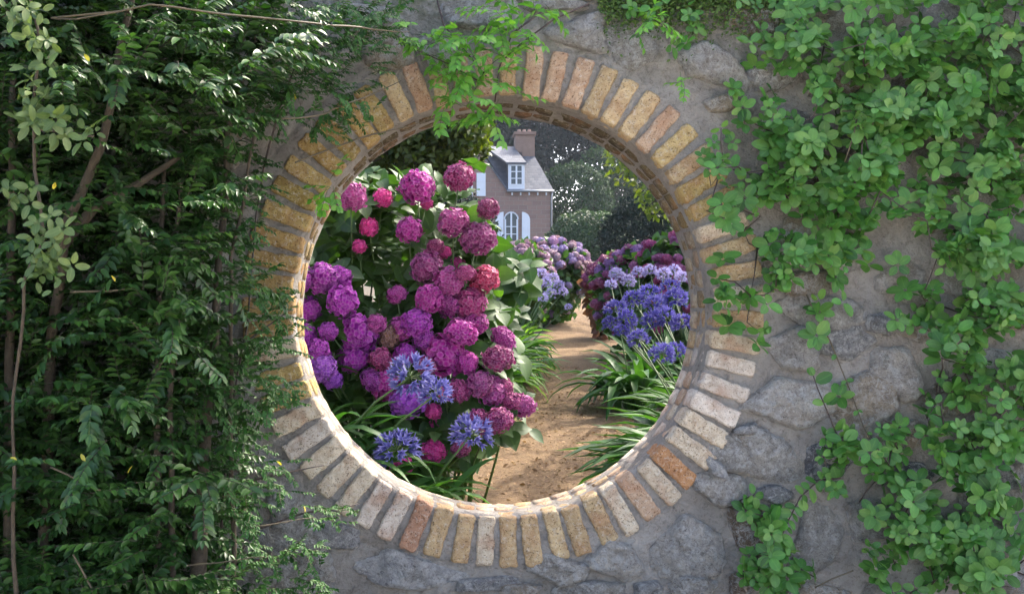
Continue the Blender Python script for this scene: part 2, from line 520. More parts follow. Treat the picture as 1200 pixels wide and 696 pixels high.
# ------------------------------------------------------------------ the wall with its round opening
CX, CZ = 89 / F * 4.0, CAMZ - 7 / F * 4.0
RI, RO = 0.826, 1.045
YF, YB = 4.0, 4.35
DROP = 0.062                     # the reveal falls slightly towards the garden
wall = thing('stone_wall', 'old rubble stone garden wall with a round brick moon gate opening onto the path', 'wall', (CX, YF, 0))

def wall_sheet(yface, sign):
    xs = np.arange(-4.5, 5.71, 0.025); zs = np.arange(0, 3.36, 0.025)
    nx, nz = len(xs), len(zs)
    V = np.zeros((nz, nx, 3))
    for j, z in enumerate(zs):
        for i, x in enumerate(xs):
            d = 0.014 * noise.noise((x * 2.4, z * 2.4, yface)) + 0.010 * noise.noise((x * 8, z * 8, yface)) + 0.006 * noise.noise((x * 19, z * 19, yface))
            V[j, i] = (x, yface + sign * (0.006 - d), z)
    keep = np.hypot(V[:, :, 0] - CX, V[:, :, 2] - CZ) > 0.93
    a = (np.arange(nz - 1)[:, None] * nx + np.arange(nx - 1)[None]).ravel()
    kf = keep.ravel()
    ok = kf[a] & kf[a + 1] & kf[a + nx] & kf[a + nx + 1]
    a = a[ok]
    q = np.stack([a, a + 1, a + nx + 1, a + nx], 1) if sign > 0 else np.stack([a + nx, a + nx + 1, a + 1, a], 1)
    return V.reshape(-1, 3), q
v1, q1 = wall_sheet(YF, 1)
v2, q2 = wall_sheet(YB, -1)
base = np.array((CX, YF, 0))
me = np_mesh('mortar_bed', np.concatenate([v1, v2]) - base, [np.concatenate([q1, q2 + len(v1)])], M_mortar)
obj('mortar_bed', me, None, wall)
mb = MB()
mb.box((-4.52, YF + 0.02, 0), (-4.47, YB - 0.02, 3.36)); mb.box((5.66, YF + 0.02, 0), (5.72, YB - 0.02, 3.36))
mb.build('wall_end', M_mortar, wall)
mb = MB(); mb.box((-4.55, YF - 0.05, 3.33), (5.75, YB + 0.05, 3.42)); mb.build('coping', M_stone, wall).color = (0.2, 0.2, 0.2, 1)

# mortar ring the bricks sit in
def ring_prof(t):
    """inner radius of the mortar: smeared over the bricks at the foot of the opening"""
    low = max(0.0, -math.sin(t) - 0.55) / 0.45
    return RI + 0.014 - 0.020 * min(1, low * 2.0) * 0.12
NS, prof = 260, []
V = []; q = []
for i in range(NS):
    t = 2 * math.pi * i / NS
    c, s = math.cos(t), math.sin(t)
    ri = ring_prof(t)
    nzv = lambda k: 0.006 * noise.noise((c * 5 + k, s * 5, k * 3.1)) + 0.003 * noise.noise((c * 16 + k, s * 16, k * 3.1))
    row = []
    for k, r_ in enumerate((1.13, 1.09, 1.05, 1.0, 0.95, 0.9, 0.865)):
        y = YF + (0.032, 0.006, -0.001, -0.003, -0.003, -0.003, -0.002)[k] + nzv(k)
        row.append((r_, y))
    row.append((ri + 0.012, YF + 0.004 + nzv(8)))
    for k, y in enumerate((0.018, 0.07, 0.12, 0.17, 0.21, 0.26, 0.30, 0.335)):
        row.append((ri + nzv(10 + k), YF + y))
    row.append((ri + 0.02, YB + 0.003)); row.append((1.05, YB + 0.003)); row.append((1.12, YB - 0.03))
    for r_, y in row:
        V.append((CX + r_ * c, y, CZ + r_ * s - DROP * (y - YF)))
nr = len(row)
for i in range(NS):
    j = (i + 1) % NS
    for k in range(nr - 1):
        q.append((i * nr + k, j * nr + k, j * nr + k + 1, i * nr + k + 1))
q = np.array(q)
ring = obj('brick_surround', np_mesh('brick_surround', np.array(V) - base, [q], M_mortar), None, wall)

# bricks: rough box on a grid, several variants
def rough_box(lx, ly, lz, seed, amp=0.0035, n=(3, 2, 8), chip=0.006):
    """box centred on the origin, long in z, noise-worn edges"""
    nx, ny, nz = n
    idx = {}; V = []; q = []
    def vid(i, j, k):
        key = (i, j, k)
        if key not in idx:
            p = Vector(((i / nx - .5) * lx, (j / ny - .5) * ly, (k / nz - .5) * lz))
            e = (i in (0, nx)) + (j in (0, ny)) + (k in (0, nz))
            s = Vector((seed * 7.3, seed * 1.7, 0))
            w = noise.noise_vector((p + s) * 45) * amp * 0.8 + noise.noise_vector((p + s) * 13) * amp + noise.noise_vector((p + s) * 110) * amp * 0.45
            cut = (e - 1) * chip * (0.35 + 0.9 * max(0, noise.noise((p + s) * 28) + 0.25))
            pull = Vector((0, 0, 0))
            if i in (0, nx): pull.x = -math.copysign(1, p.x)
            if j in (0, ny): pull.y = -math.copysign(1, p.y)
            if k in (0, nz): pull.z = -math.copysign(1, p.z)
            idx[key] = len(V); V.append(p + w + pull * cut)
        return idx[key]
    for i in range(nx):
        for k in range(nz):
            q.append((vid(i,0,k), vid(i+1,0,k), vid(i+1,0,k+1), vid(i,0,k+1)))
            q.append((vid(i,ny,k), vid(i,ny,k+1), vid(i+1,ny,k+1), vid(i+1,ny,k)))
    for j in range(ny):
        for k in range(nz):
            q.append((vid(0,j,k), vid(0,j,k+1), vid(0,j+1,k+1), vid(0,j+1,k)))
            q.append((vid(nx,j,k), vid(nx,j+1,k), vid(nx,j+1,k+1), vid(nx,j,k+1)))
    for i in range(nx):
        for j in range(ny):
            q.append((vid(i,j,0), vid(i,j+1,0), vid(i+1,j+1,0), vid(i+1,j,0)))
            q.append((vid(i,j,nz), vid(i+1,j,nz), vid(i+1,j+1,nz), vid(i,j+1,nz)))
    return np_mesh('brick', np.array([tuple(v) for v in V]), [np.array(q)], M_brick)

front_bricks = [rough_box(0.077, 0.11, 0.208, s, amp=0.004, n=(7, 3, 20), chip=0.0058) for s in range(1, 19)]
inner_bricks = [rough_box(0.076, 0.100, 0.06, s + 30, amp=0.002, n=(3, 2, 2), chip=0.003) for s in range(6)]

def brick_colour(deg):
    d = deg % 360
    ochre = (0.50, 0.37, 0.15); olive = (0.36, 0.27, 0.09); cream = (0.62, 0.53, 0.40); tan = (0.56, 0.42, 0.24); pink = (0.58, 0.41, 0.28)
    white = (0.68, 0.60, 0.51)
    r = random.random()
    if 20 <= d < 80: base = (ochre, tan, (0.52, 0.39, 0.18), pink)[int(r * 4)]
    elif 80 <= d < 120: base = (tan, ochre, pink)[int(r * 3)]
    elif 120 <= d < 190: base = (ochre, olive, (0.45, 0.31, 0.12))[int(r * 3)]
    elif 190 <= d < 208: base = (ochre, cream)[int(r * 2)]
    elif 208 <= d < 245: base = (white, cream, cream)[int(r * 3)]
    elif 245 <= d < 300: base = (tan, pink, cream, (0.5, 0.36, 0.2))[int(r * 4)]
    elif 300 <= d < 350: base = (white, white, cream, pink)[int(r * 4)]
    else: base = (tan, cream, (0.4, 0.3, 0.17))[int(r * 3)]
    k = random.uniform(0.86, 1.1)
    return (*(c * k for c in base), 1)

NB = 63
for i in range(NB):
    t = 2 * math.pi * (i + 0.5) / NB + random.uniform(-0.006, 0.006)
    deg = math.degrees(t)
    col = brick_colour(deg)
    if abs(((deg % 360) - 318)) < 3: col = (0.50, 0.27, 0.13, 1)
    if abs(((deg % 360) - 246)) < 3: col = (0.45, 0.26, 0.17, 1)
    o = bpy.data.objects.new('brick', random.choice(front_bricks)); C.objects.link(o); o.parent = ring
    rmid = RI + 0.010 + 0.1025
    y = YF - 0.011 + 0.05 + random.uniform(-0.004, 0.003)
    rr = rmid + random.uniform(-0.001, 0.006)
    o.location = (rr * math.cos(t), y - YF, CZ + rr * math.sin(t))
    flip = random.choice((0, math.pi))
    o.rotation_euler = (random.uniform(-.012, .012), math.pi / 2 - t + flip * 0 + random.uniform(-.02, .02), random.uniform(-.02, .02))
    o.scale = (random.uniform(0.90, 1.03), 1, random.uniform(0.95, 1.02))
    o.color = col
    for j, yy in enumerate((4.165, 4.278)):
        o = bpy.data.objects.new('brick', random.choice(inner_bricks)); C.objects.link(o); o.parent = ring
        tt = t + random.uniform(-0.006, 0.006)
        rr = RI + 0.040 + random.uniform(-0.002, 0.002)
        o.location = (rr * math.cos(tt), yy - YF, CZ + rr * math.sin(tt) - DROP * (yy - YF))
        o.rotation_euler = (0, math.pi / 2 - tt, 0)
        cc = brick_colour(deg); up = max(0.0, math.sin(t) * 0.9 + 0.25)   # soffit shade put into the inner bricks' colour, darker towards the top
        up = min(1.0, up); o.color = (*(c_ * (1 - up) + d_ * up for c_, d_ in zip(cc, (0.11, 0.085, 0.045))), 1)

# stones: hand-placed from the photograph, then filled
GREY = (0.60, 0.555, 0.49); BLUE = (0.42, 0.41, 0.40); TANS = (0.56, 0.47, 0.36); PALE = (0.66, 0.61, 0.54); WHITE = (0.74, 0.72, 0.70); BROWN = (0.34, 0.25, 0.18); DARK = (0.24, 0.24, 0.26)
ST = [(388,627,54,28,0,BLUE),(470,668,120,40,6,WHITE),(345,640,95,60,25,GREY),(330,682,110,40,0,GREY),(272,588,34,54,8,WHITE),(334,588,36,56,5,GREY),
 (318,548,66,16,4,PALE),(565,684,70,18,0,BLUE),(655,668,60,30,5,GREY),(722,656,56,36,15,PALE),(690,690,70,20,0,GREY),(806,640,76,66,5,PALE),
 (848,574,66,34,10,GREY),(838,548,30,16,40,WHITE),(888,527,100,52,15,GREY),(872,503,28,11,-10,BLUE),(924,470,108,56,-4,PALE),(930,408,66,42,8,PALE),
 (990,400,64,40,0,BLUE),(1012,468,66,64,-30,TANS),(1048,436,44,62,-25,PALE),(962,366,92,34,2,GREY),(940,333,66,24,0,TANS),(990,300,36,38,0,PALE),
 (983,243,50,36,10,TANS),(1034,380,30,24,0,BLUE),(975,536,64,44,-8,DARK),(888,620,60,58,0,BROWN),(956,628,50,86,8,PALE),(868,684,30,30,0,BROWN),
 (812,688,50,34,0,PALE),(700,24,60,16,0,GREY),(680,42,70,34,6,PALE),(742,52,62,58,0,GREY),(652,6,80,16,0,GREY),(560,14,90,34,0,GREY),(462,56,60,46,10,TANS),
 (515,66,50,38,0,PALE),(430,22,70,34,0,GREY),(830,76,90,40,20,GREY),(885,28,60,30,0,BROWN),(905,90,60,34,0,GREY),(1185,192,40,28,0,TANS),(1155,598,60,60,0,GREY),
 (1150,655,86,50,0,GREY),(1180,560,50,30,0,BLUE),(1095,246,20,44,4,BROWN),(1110,470,60,40,0,TANS),(1020,610,60,40,0,GREY),(1060,330,60,44,0,PALE),
 (1010,24,70,40,0,GREY),(1070,100,70,44,0,GREY),(960,200,60,34,0,BROWN),(1130,330,60,36,0,GREY),(1165,430,60,44,0,GREY),(760,690,36,16,0,BLUE),(906,578,40,22,10,BLUE),
 (610,690,40,14,0,TANS),(240,640,70,40,0,GREY),(258,520,50,40,0,DARK),(285,450,36,44,0,GREY),(250,400,50,50,0,DARK),(240,300,50,60,0,GREY),(250,230,50,44,0,GREY),(300,110,60,40,0,GREY),(350,60,60,40,0,TANS),(20,90,50,60,0,BROWN)]
stones = []
K = 4.0 / F
for (x, y, w, h, rot, c) in ST:
    p = P(x, y, 4.0)
    stones.append((p.x, p.z, w * K * 0.60, h * K * 0.62, math.radians(rot), c))
tries = 0
while tries < 60000 and len(stones) < 298:
    tries += 1
    a = random.uniform(0.15, 0.08) if tries < 9000 else random.uniform(0.03, 0.09); b_ = a * random.uniform(0.5, 0.85)
    x = random.uniform(-2.9, 3.6); z = random.uniform(0.1, 3.25)
    if math.hypot(x - CX, z - CZ) < 1.075 + a * 0.9: continue
    ok = True
    for s in stones:
        if abs(x - s[0]) < (a + s[2]) * 0.98 and abs(z - s[1]) < (b_ + s[3]) * 1.02:
            if ((x - s[0]) / (a + s[2])) ** 2 + ((z - s[1]) / (b_ + s[3])) ** 2 < 0.98: ok = False; break
    if ok:
        stones.append((x, z, a, b_, random.uniform(-.25, .25), random.choice((GREY, GREY, BLUE, TANS, PALE, PALE, TANS, DARK))))

def stone_mesh(a, b_, seed):
    """a quarried stone set in the bed: broken outline, faceted face, edges lapped by mortar"""
    NA, NR = 38, 12
    e = random.uniform(2.6, 5.0)
    hgt = random.uniform(0.016, 0.036)
    cuts = [(random.uniform(0, 6.28), random.uniform(0.62, 0.98)) for _ in range(7)]
    planes = [(random.gauss(0, 0.16), random.gauss(0, 0.16), random.uniform(0.0, 0.010)) for _ in range(5)]
    def top(u, v, rr):
        f = min(c_ + gx * (u) + gz_ * (v) for gx, gz_, c_ in planes)
        p = (u * 14 + seed, v * 14, seed * 1.3)
        ridg = 1 - abs(noise.noise(p)) * 2
        rough = 0.010 * (ridg - 0.5) + 0.006 * noise.noise((u * 38, v * 38, seed)) + 0.004 * noise.noise((u * 90, v * 90, seed))
        return max(-0.004, hgt + f) * (1 - rr ** 9) + rough * (1 - 0.5 * rr ** 4) - 0.014 * rr ** 12
    V = [(0, -top(0, 0, 0), 0)]; q = []; t = []
    for r_ in range(1, NR + 1):
        rr = (r_ / NR) ** 0.7
        for k in range(NA):
            th = 2 * math.pi * k / NA
            c, s = math.cos(th), math.sin(th)
            sup = (abs(c) ** e + abs(s) ** e) ** (-1 / e)
            for ca, cd in cuts:
                dd = math.cos(th - ca)
                if dd > 0.05: sup = min(sup, cd * 1.08 / dd)
            sup *= 1.04 + 0.10 * noise.noise((c * 2.2 + seed, s * 2.2, 5)) + 0.08 * noise.noise((c * 6 + seed, s * 6, 5)) + 0.04 * noise.noise((c * 14 + seed, s * 14, 5))
            u, v = a * sup * c * rr, b_ * sup * s * rr
            V.append((u, -top(u, v, rr), v))
    for k in range(NA):
        t.append((0, 1 + k, 1 + (k + 1) % NA))
    for r_ in range(NR - 1):
        for k in range(NA):
            k2 = (k + 1) % NA
            A = 1 + r_ * NA
            q.append((A + k, A + NA + k, A + NA + k2, A + k2))
    return np_mesh('stone', np.array(V), [np.array(q), np.array(t)], M_stone, None, False)

for i, (x, z, a, b_, rot, c) in enumerate(stones):
    o = bpy.data.objects.new('stone', stone_mesh(a, b_, i * 3.7 + 1)); C.objects.link(o); o.parent = wall
    o.location = (x - CX, -0.010, z)
    o.rotation_euler = (0, rot, 0)
    k = random.uniform(0.85, 1.12)
    o.color = (*(v * k for v in c), 1)

# ------------------------------------------------------------------ leaves and sprays
T_oval = blade([0.03, 0.25, 0.34, 0.33, 0.2, 0.02], 0.10, 0.18, [0, 0.18, 0.42, 0.68, 0.9, 1.0])
T_lance = blade([0.02, 0.19, 0.235, 0.16, 0.01], 0.22, 0.28, [0, 0.25, 0.5, 0.78, 1.0])
T_big = blade([0.04, 0.26, 0.36, 0.36, 0.24, 0.1, 0.01], 0.12, 0.35, [0, 0.12, 0.32, 0.55, 0.76, 0.9, 1.0], 0.01)
T_small = blade([0.02, 0.27, 0.24, 0.01], 0.15, 0.15, [0, 0.35, 0.7, 1.0])

def whorls(cent, normal_bias, n_leaf, size, spread=1.0, r=rng):
    """clusters of leaves round given points; returns R,L,S arrays"""
    D = []; N = []; L = []; S = []
    for c in cent:
        k = r.integers(n_leaf[0], n_leaf[1] + 1)
        ax = np.array(normal_bias) + r.normal(0, 0.45, 3); ax /= np.linalg.norm(ax)
        u = np.cross(ax, [0.3, 0.1, 1]); u /= np.linalg.norm(u); v = np.cross(ax, u)
        t0 = r.uniform(0, 6.28)
        s0 = r.uniform(size[0], size[1])
        for j in range(k):
            t = t0 + 6.283 * j / k + r.normal(0, 0.2)
            d = u * math.cos(t) + v * math.sin(t) + ax * r.uniform(0.0, 0.5)
            D.append(d); N.append(ax + r.normal(0, 0.15, 3)); L.append(np.array(c) + d * 0.006); S.append(s0 * r.uniform(0.8, 1.15))
    D = np.array(D); N = np.array(N)
    return frames(D, N), np.array(L), np.array(S)

def sprays(starts, dirs, lens, step, size, droop, r, stems, srad=0.0012):
    """arching twigs with leaves in pairs"""
    D = []; N = []; L = []; S = []
    for p0, d0, ln in zip(starts, dirs, lens):
        p = np.array(p0, float); d = np.array(d0, float); d /= np.linalg.norm(d)
        n = max(3, int(ln / step)); pts = [tuple(p)]
        side = np.cross(d, [0, 0, 1]); side /= max(1e-6, np.linalg.norm(side))
        for j in range(n):
            d = d + np.array([0, 0, -droop * step]) + r.normal(0, 0.05, 3); d /= np.linalg.norm(d)
            p = p + d * step; pts.append(tuple(p))
            upv = np.cross(side, d)
            for sgn in (-1, 1):
                ld = side * sgn * r.uniform(0.6, 1.0) + d * r.uniform(0.4, 0.9) + np.array([0, 0, -1]) * r.uniform(0.0, 0.35)
                nn = upv + r.normal(0, 0.35, 3) + np.array([0, -0.4, 0.2])
                D.append(ld); N.append(nn); L.append(p.copy()); S.append(r.uniform(*size) * (1.0 - 0.35 * (j / n) ** 3))
        D.append(d); N.append(np.cross(side, d)); L.append(p.copy()); S.append(size[0])
        if stems is not None: stems.tube(pts[::2] + [pts[-1]], srad, 3)
    return frames(np.array(D), np.array(N)), np.array(L), np.array(S)

# ---- climbers on the right of the wall, laid out by a density map read off the photograph
#      columns are 30 px wide from x = 690, rows 29 px from the top
G = [
 "1233456778888888888",
 "0122345677889887888",
 "0000011467888878778",
 "0000013367888887787",
 "0000034578999887888",
 "0000345688998778888",
 "0000346788886667877",
 "0000045777776457776",
 "0000035666533568876",
 "0000034566513578887",
 "0000034567403578887",
 "0000145551104578876",
 "0000054341005678998",
 "0000033320002567884",
 "0000000000001345677",
 "0000000010001346786",
 "0000000012002357875",
 "0000000023445567764",
 "0000000013444565541",
 "0000000333347776330",
 "0000003410058888323",
 "0000004620028888414",
 "0000004700058888414",
 "0000006720057786203",
]
climbers = [
 ('climbing_shrub', 'round leaved green climber covering the wall top right of the gate, largest of the climbers', (985, 95), P(985, 110, 3.95)),
 ('climbing_shrub', 'green climber spray hanging over the right edge of the brick ring', (860, 235), P(890, 260, 3.95)),
 ('climbing_shrub', 'thick green climber mass at the right edge of the picture, halfway up the wall', (1120, 300), P(1110, 330, 3.95)),
 ('climbing_shrub', 'dense rounded mound of small green leaves low on the wall at the right', (1060, 600), P(1055, 690, 3.95)),
 ('climbing_shrub', 'narrow upright leafy sprig left of the dense green mound', (890, 640), P(905, 696, 3.95)),
 ('climbing_shrub', 'loose trailing climber shoots over bare stone above the green mound', (1020, 490), P(1010, 560, 3.95)),
 ('climbing_shrub', 'green climber in the upper right corner beside the pale tan stone', (1160, 90), P(1170, 120, 3.95)),
 ('climbing_shrub', 'green climber shoots at the lower right corner of the wall', (1185, 610), P(1190, 640, 3.95)),
]
roots = []
for nm, lb, sd, loc in climbers:
    roots.append(thing(nm, lb, 'climbing plant', (loc.x, 3.97, loc.z - 0.1), 'climbers on the wall'))
cents = [[] for _ in climbers]
for rI, row in enumerate(G):
    for cI, ch in enumerate(row):
        dns = int(ch)
        cnt = rng.poisson(dns ** 1.5 * 0.62)
        for _ in range(cnt):
            px = 690 + 30 * (cI + rng.uniform(0, 1)); py = 29 * (rI + rng.uniform(0, 1))
            if cI == len(row) - 1 and rng.random() < 0.6: px += rng.uniform(0, 150)
            if rI == 0 and rng.random() < 0.5: py -= rng.uniform(0, 60)
            # tufts: pull towards clump centres so that light and dark clumps form
            tuft = noise.noise((px * 0.022, py * 0.026, 2.0))
            if rng.random() > 0.60 + 1.3 * tuft: continue
            depth = max(0.012, 0.03 + 0.010 * dns * rng.uniform(0.1, 1.6) + 0.20 * max(0, tuft))
            p = P(px, py, 4.0 - depth)
            k = min(range(len(climbers)), key=lambda j: (climbers[j][2][0] - px) ** 2 + (climbers[j][2][1] - py) ** 2)
            cents[k].append((p.x, p.y, p.z))
for k, root in enumerate(roots):
    cs = cents[k]
    R, L, S = whorls(cs, (0, -0.85, 0.5), (3, 7), (0.028, 0.062))
    foliage(root, T_oval, R, L, S, M_climb)
    st = MB()
    arr = np.array(cs)
    sd = np.array(P(*climbers[k][2], 3.97))
    r2 = np.random.default_rng(50 + k)
    # woody stems running between clusters, hugging the wall
    pick = r2.choice(len(arr), min(len(arr), 70), replace=False)
    anchors = [np.array((roots[k].location.x, 3.975, roots[k].location.z))]
    for i in pick:
        tgt = arr[i]
        src = min(anchors, key=lambda a: np.linalg.norm(a - tgt))
        if np.linalg.norm(src - tgt) > 0.22: 
            continue
        mid = (src + tgt) / 2 + np.array([r2.normal(0, 0.02), 0, r2.normal(0, 0.02) - 0.01]); mid[1] = min(3.97, mid[1] + 0.01)
        q1 = src * .7 + mid * .3; q2 = tgt * .3 + mid * .7
        st.tube([tuple(src), tuple(mid), tuple(tgt)], [0.0035, 0.0028, 0.0018], 4)
        anchors.append(tgt)
    st.build('stem', M_twig, root, True)

# slender single shoot with paired leaves in front of the bare stones
def shoot(name, label, cat, pts_px, Y, leafsize, stepm, mat_leaf, mat_stem, tpl, rad=0.0028, group=None, seed=0, parent_loc=None, tuft=True):
    r = np.random.default_rng(900 + seed)
    pts = [P(x, y, yy) for (x, y), yy in zip(pts_px, Y if hasattr(Y, '__len__') else [Y] * len(pts_px))]
    root = thing(name, label, cat, pts[0], group)
    st = MB(); st.tube(pts, [rad * (1 - 0.6 * i / len(pts)) for i in range(len(pts))], 5)
    st.build('stem', mat_stem, root, True)
    D = []; N = []; L = []; S = []
    for a, b_ in zip(pts[:-1], pts[1:]):
        n = max(1, int((b_ - a).length / stepm))
        d = np.array((b_ - a).normalized())
        side = np.cross(d, [0, -1, 0]); side /= max(1e-6, np.linalg.norm(side))
        for i in range(n):
            p = np.array(a.lerp(b_, (i + 0.5) / n))
            for sg in (-1, 1):
                if r.random() < 0.2: continue
                D.append(side * sg + d * r.uniform(0.1, 0.7) + np.array([0, -0.5, 0.1]) * r.uniform(0.2, 1)); N.append(np.array([0, -0.8, 0.6]) + r.normal(0, 0.3, 3))
                L.append(p); S.append(leafsize * r.uniform(0.7, 1.2))
    if tuft:
        for k in range(4):
            D.append(d + r.normal(0, 0.35, 3)); N.append(np.array([0, -1, 0.3]) + r.normal(0, 0.3, 3)); L.append(np.array(pts[-1])); S.append(leafsize * 0.6)
    foliage(root, tpl, frames(np.array(D), np.array(N)), L, np.array(S), mat_leaf)
    return root

shoot('wall_shoot', 'single upright shoot with dark stem and paired round leaves over pale black stained stone', 'climbing plant',
      [(992, 545), (985, 520), (972, 488), (958, 455), (953, 440)], [3.95, 3.93, 3.9, 3.88, 3.88], 0.058, 0.07, M_climb, M_twig, T_oval, 0.004, 'climbers on the wall', 1)
shoot('wall_shoot', 'thin bare brown runner crossing the grey stones right of the brick ring', 'climbing plant',
      [(945, 345), (957, 372), (973, 400), (985, 430), (998, 462), (1012, 500), (1020, 515)], 3.955, 0.03, 0.4, M_climb, M_twigpale, T_oval, 0.0035, 'climbers on the wall', 2, tuft=False)
shoot('wall_shoot', 'dark stemmed shoot of round leaves climbing left of the pale pitted stone', 'climbing plant',
      [(985, 560), (960, 562), (938, 582), (926, 605), (915, 630), (905, 665), (900, 690)], [3.93, 3.92, 3.9, 3.9, 3.9, 3.9, 3.9], 0.05, 0.028, M_climb, M_twig, T_oval, 0.004, 'climbers on the wall', 3)
# dry twigs
for i, (pp, lb) in enumerate((([(955, 688), (975, 678), (1000, 668)], 'short pale dry grass stalk poking out under the green mound'),
                              ([(1004, 140), (1000, 160), (990, 190)], 'reddish bare twig arching out of the upper climber'))):
    mb = MB(); pts = [P(x, y, 3.8) for x, y in pp]
    base_ = pts[0]
    o = None
    mb.tube([p - base_ for p in pts], 0.0028, 4)
    o = obj('dry_twig', mb.mesh('dry_twig', True), M_twigpale); o.location = base_
    o['label'] = lb; o['category'] = 'twig'

# ---- bright vine hanging over the crown of the opening
def vine_cluster(name, label, pxs, seed, mat, tpl, size, loc_px, n, step=0.022, dirs=None, Yr=(3.72, 3.93), lens=(0.08, 0.2), droop=2.5, nparts=300, stemm=None):
    r = np.random.default_rng(seed)
    st = MB(); starts = []; ds = []; ln = []
    for (x0, y0, x1, y1, w) in pxs:
        for _ in range(int(n * w)):
            x = r.uniform(x0, x1); y = r.uniform(y0, y1)
            p = P(x, y, r.uniform(*Yr)); starts.append((p.x, p.y, p.z))
            d = np.array(dirs if dirs is not None else (r.normal(0, 0.8), -0.35, r.normal(-0.1, 0.5))) + r.normal(0, 0.3, 3)
            ds.append(d); ln.append(r.uniform(*lens))
    b0 = P(*loc_px, 3.95)
    root = thing(name, label, 'climbing plant' if 'vine' in name else 'shrub', b0)
    R, L, S = sprays(starts, ds, ln, step, size, droop, r, st)
    st.build('twigs', stemm or M_stalk, root, True)['kind'] = 'stuff'
    foliage(root, tpl, R, L, S, mat, nparts)
    return root
T_vl = blade([0.02, 0.2, 0.26, 0.2, 0.08, 0.01], 0.14, 0.25, [0, 0.2, 0.42, 0.66, 0.88, 1.0])
vr = vine_cluster('hanging_vine', 'bright lime green vine hanging over the top of the brick ring', [(505, 15, 625, 75, 1.0), (500, 60, 600, 128, 1.2), (540, 100, 585, 150, 0.45), (480, 30, 520, 60, 0.3), (580, 0, 640, 30, 0.4)], 5, M_vine, T_vl, (0.034, 0.056), (565, 10), 27, 0.03, lens=(0.07, 0.17))
mb = MB()
for pts in ([(430, 15), (455, 35), (490, 60), (525, 75), (560, 95)], [(640, 10), (600, 40), (585, 80), (580, 120)], [(512, 0), (520, 30), (545, 60), (570, 90)], [(690, 5), (650, 22), (610, 52), (590, 70)]):
    mb.tube([P(x, y, 3.9) for x, y in pts], [0.004, 0.004, 0.003, 0.003, 0.002][:len(pts)], 5)
mb.build('stem', M_twig, vr, True)
vine_cluster('hanging_vine', 'pale green vine tip dangling below the mossy wall top, right of the lime vine', [(738, 22, 775, 40, 1)], 6, M_vine, T_vl, (0.035, 0.05), (765, 5), 7, 0.025, lens=(0.08, 0.14))
vine_cluster('hanging_vine', 'yellowish vine sprig on the bare wall above the right side of the ring', [(782, 78, 815, 100, 1)], 7, M_vine, T_vl, (0.02, 0.03), (790, 70), 4, 0.02, lens=(0.05, 0.09))
vine_cluster('hanging_vine', 'small green leaf sprig hanging inside the left haunch of the ring', [(375, 205, 400, 225, 1)], 8, M_vine, T_oval, (0.03, 0.04), (380, 195), 6, 0.03, lens=(0.05, 0.1))

# moss along the wall top
r = np.random.default_rng(77)
n = 5200
px = r.uniform(700, 930, n); py = np.abs(r.normal(0, 24, n)) - 12
pos = np.array([tuple(P(a, b_, 4.0 - r.uniform(0.005, 0.05))) for a, b_ in zip(px, py)])
R = frames(r.normal(0, 1, (n, 3)) + [0, -0.4, 0], r.normal(0, 1, (n, 3)) + [0, -1, 0.3])
mm = leaf_mat('moss_frond', [(0.06, 0.12, 0.02), (0.10, 0.17, 0.03)], 0.8, 0.1)
o = obj('moss', T_small.merge('moss', R, pos, r.uniform(0.008, 0.02, n), mm))
o['kind'] = 'stuff'; o['label'] = 'green moss and tiny ferns along the wall top'

# ------------------------------------------------------------------ dark evergreen shrubs at the left
def edge_x(py):
    ks = [(-40, 470), (0, 430), (60, 400), (100, 365), (140, 330), (180, 300), (220, 282), (300, 285), (340, 305), (380, 315), (420, 310), (450, 300), (520, 310), (560, 300), (600, 265), (640, 262), (700, 300), (760, 320)]
    for (a, xa), (b_, xb) in zip(ks[:-1], ks[1:]):
        if a <= py <= b_: return xa + (xb - xa) * (py - a) / (b_ - a)
    return 300

r = np.random.default_rng(21)
shrub = thing('evergreen_shrub', 'large dark glossy evergreen shrub with tan stems covering the left of the wall', 'shrub', (-1.15, 3.3, 0))
starts = []; ds = []; ln = []
for i in range(7600):
    Y = 2.95 + 0.97 * r.random() ** 0.6
    px = r.uniform(-260, 330); py = r.uniform(-90, 770)
    e = edge_x(py) - 45 + r.normal(0, 12)
    if px > e: continue
    if px > 235 and r.random() < 0.3: continue
    if noise.noise((px * 0.014, py * 0.018, 4)) < 0.02 and Y < 3.45: continue
    p = P(px, py, Y); starts.append((p.x, p.y, p.z))
    ds.append(np.array([r.normal(0.35, 0.7), -0.3 + r.normal(0, 0.4), r.normal(0.12, 0.3)])); ln.append(r.uniform(0.1, 0.26))
st = MB()
R, L, S = sprays(starts, ds, ln, 0.022, (0.030, 0.052), 0.7, r, st, 0.0014)
st.build('twigs', M_barkdark, shrub, True)['kind'] = 'stuff'
foliage(shrub, T_lance, R, L, S, M_shrub, 300)
def stem_px(root, pts, rads, mat=M_bark, name='trunk'):
    mb = MB(); pl = []
    P3 = [P(x, y, Y) for x, y, Y in pts]
    # refine with a little wobble
    fine = []; fr = []
    for i in range(len(P3) - 1):
        for k in range(5):
            t = k / 5
            fine.append(P3[i].lerp(P3[i+1], t) + Vector(noise.noise_vector(P3[i].lerp(P3[i+1], t) * 5)) * 0.012); fr.append(rads[i] + (rads[i+1] - rads[i]) * t)
    fine.append(P3[-1]); fr.append(rads[-1])
    mb.tube(fine, fr, 8)
    return mb.build(name, mat, root, True)
stem_px(shrub, [(40, 860, 3.6), (60, 420, 3.55), (78, 265, 3.3), (118, 170, 3.2), (132, 110, 3.2), (140, 60, 3.2), (152, 10, 3.2), (170, -80, 3.2)], [0.024, 0.020, 0.017, 0.014, 0.013, 0.012, 0.011, 0.010])
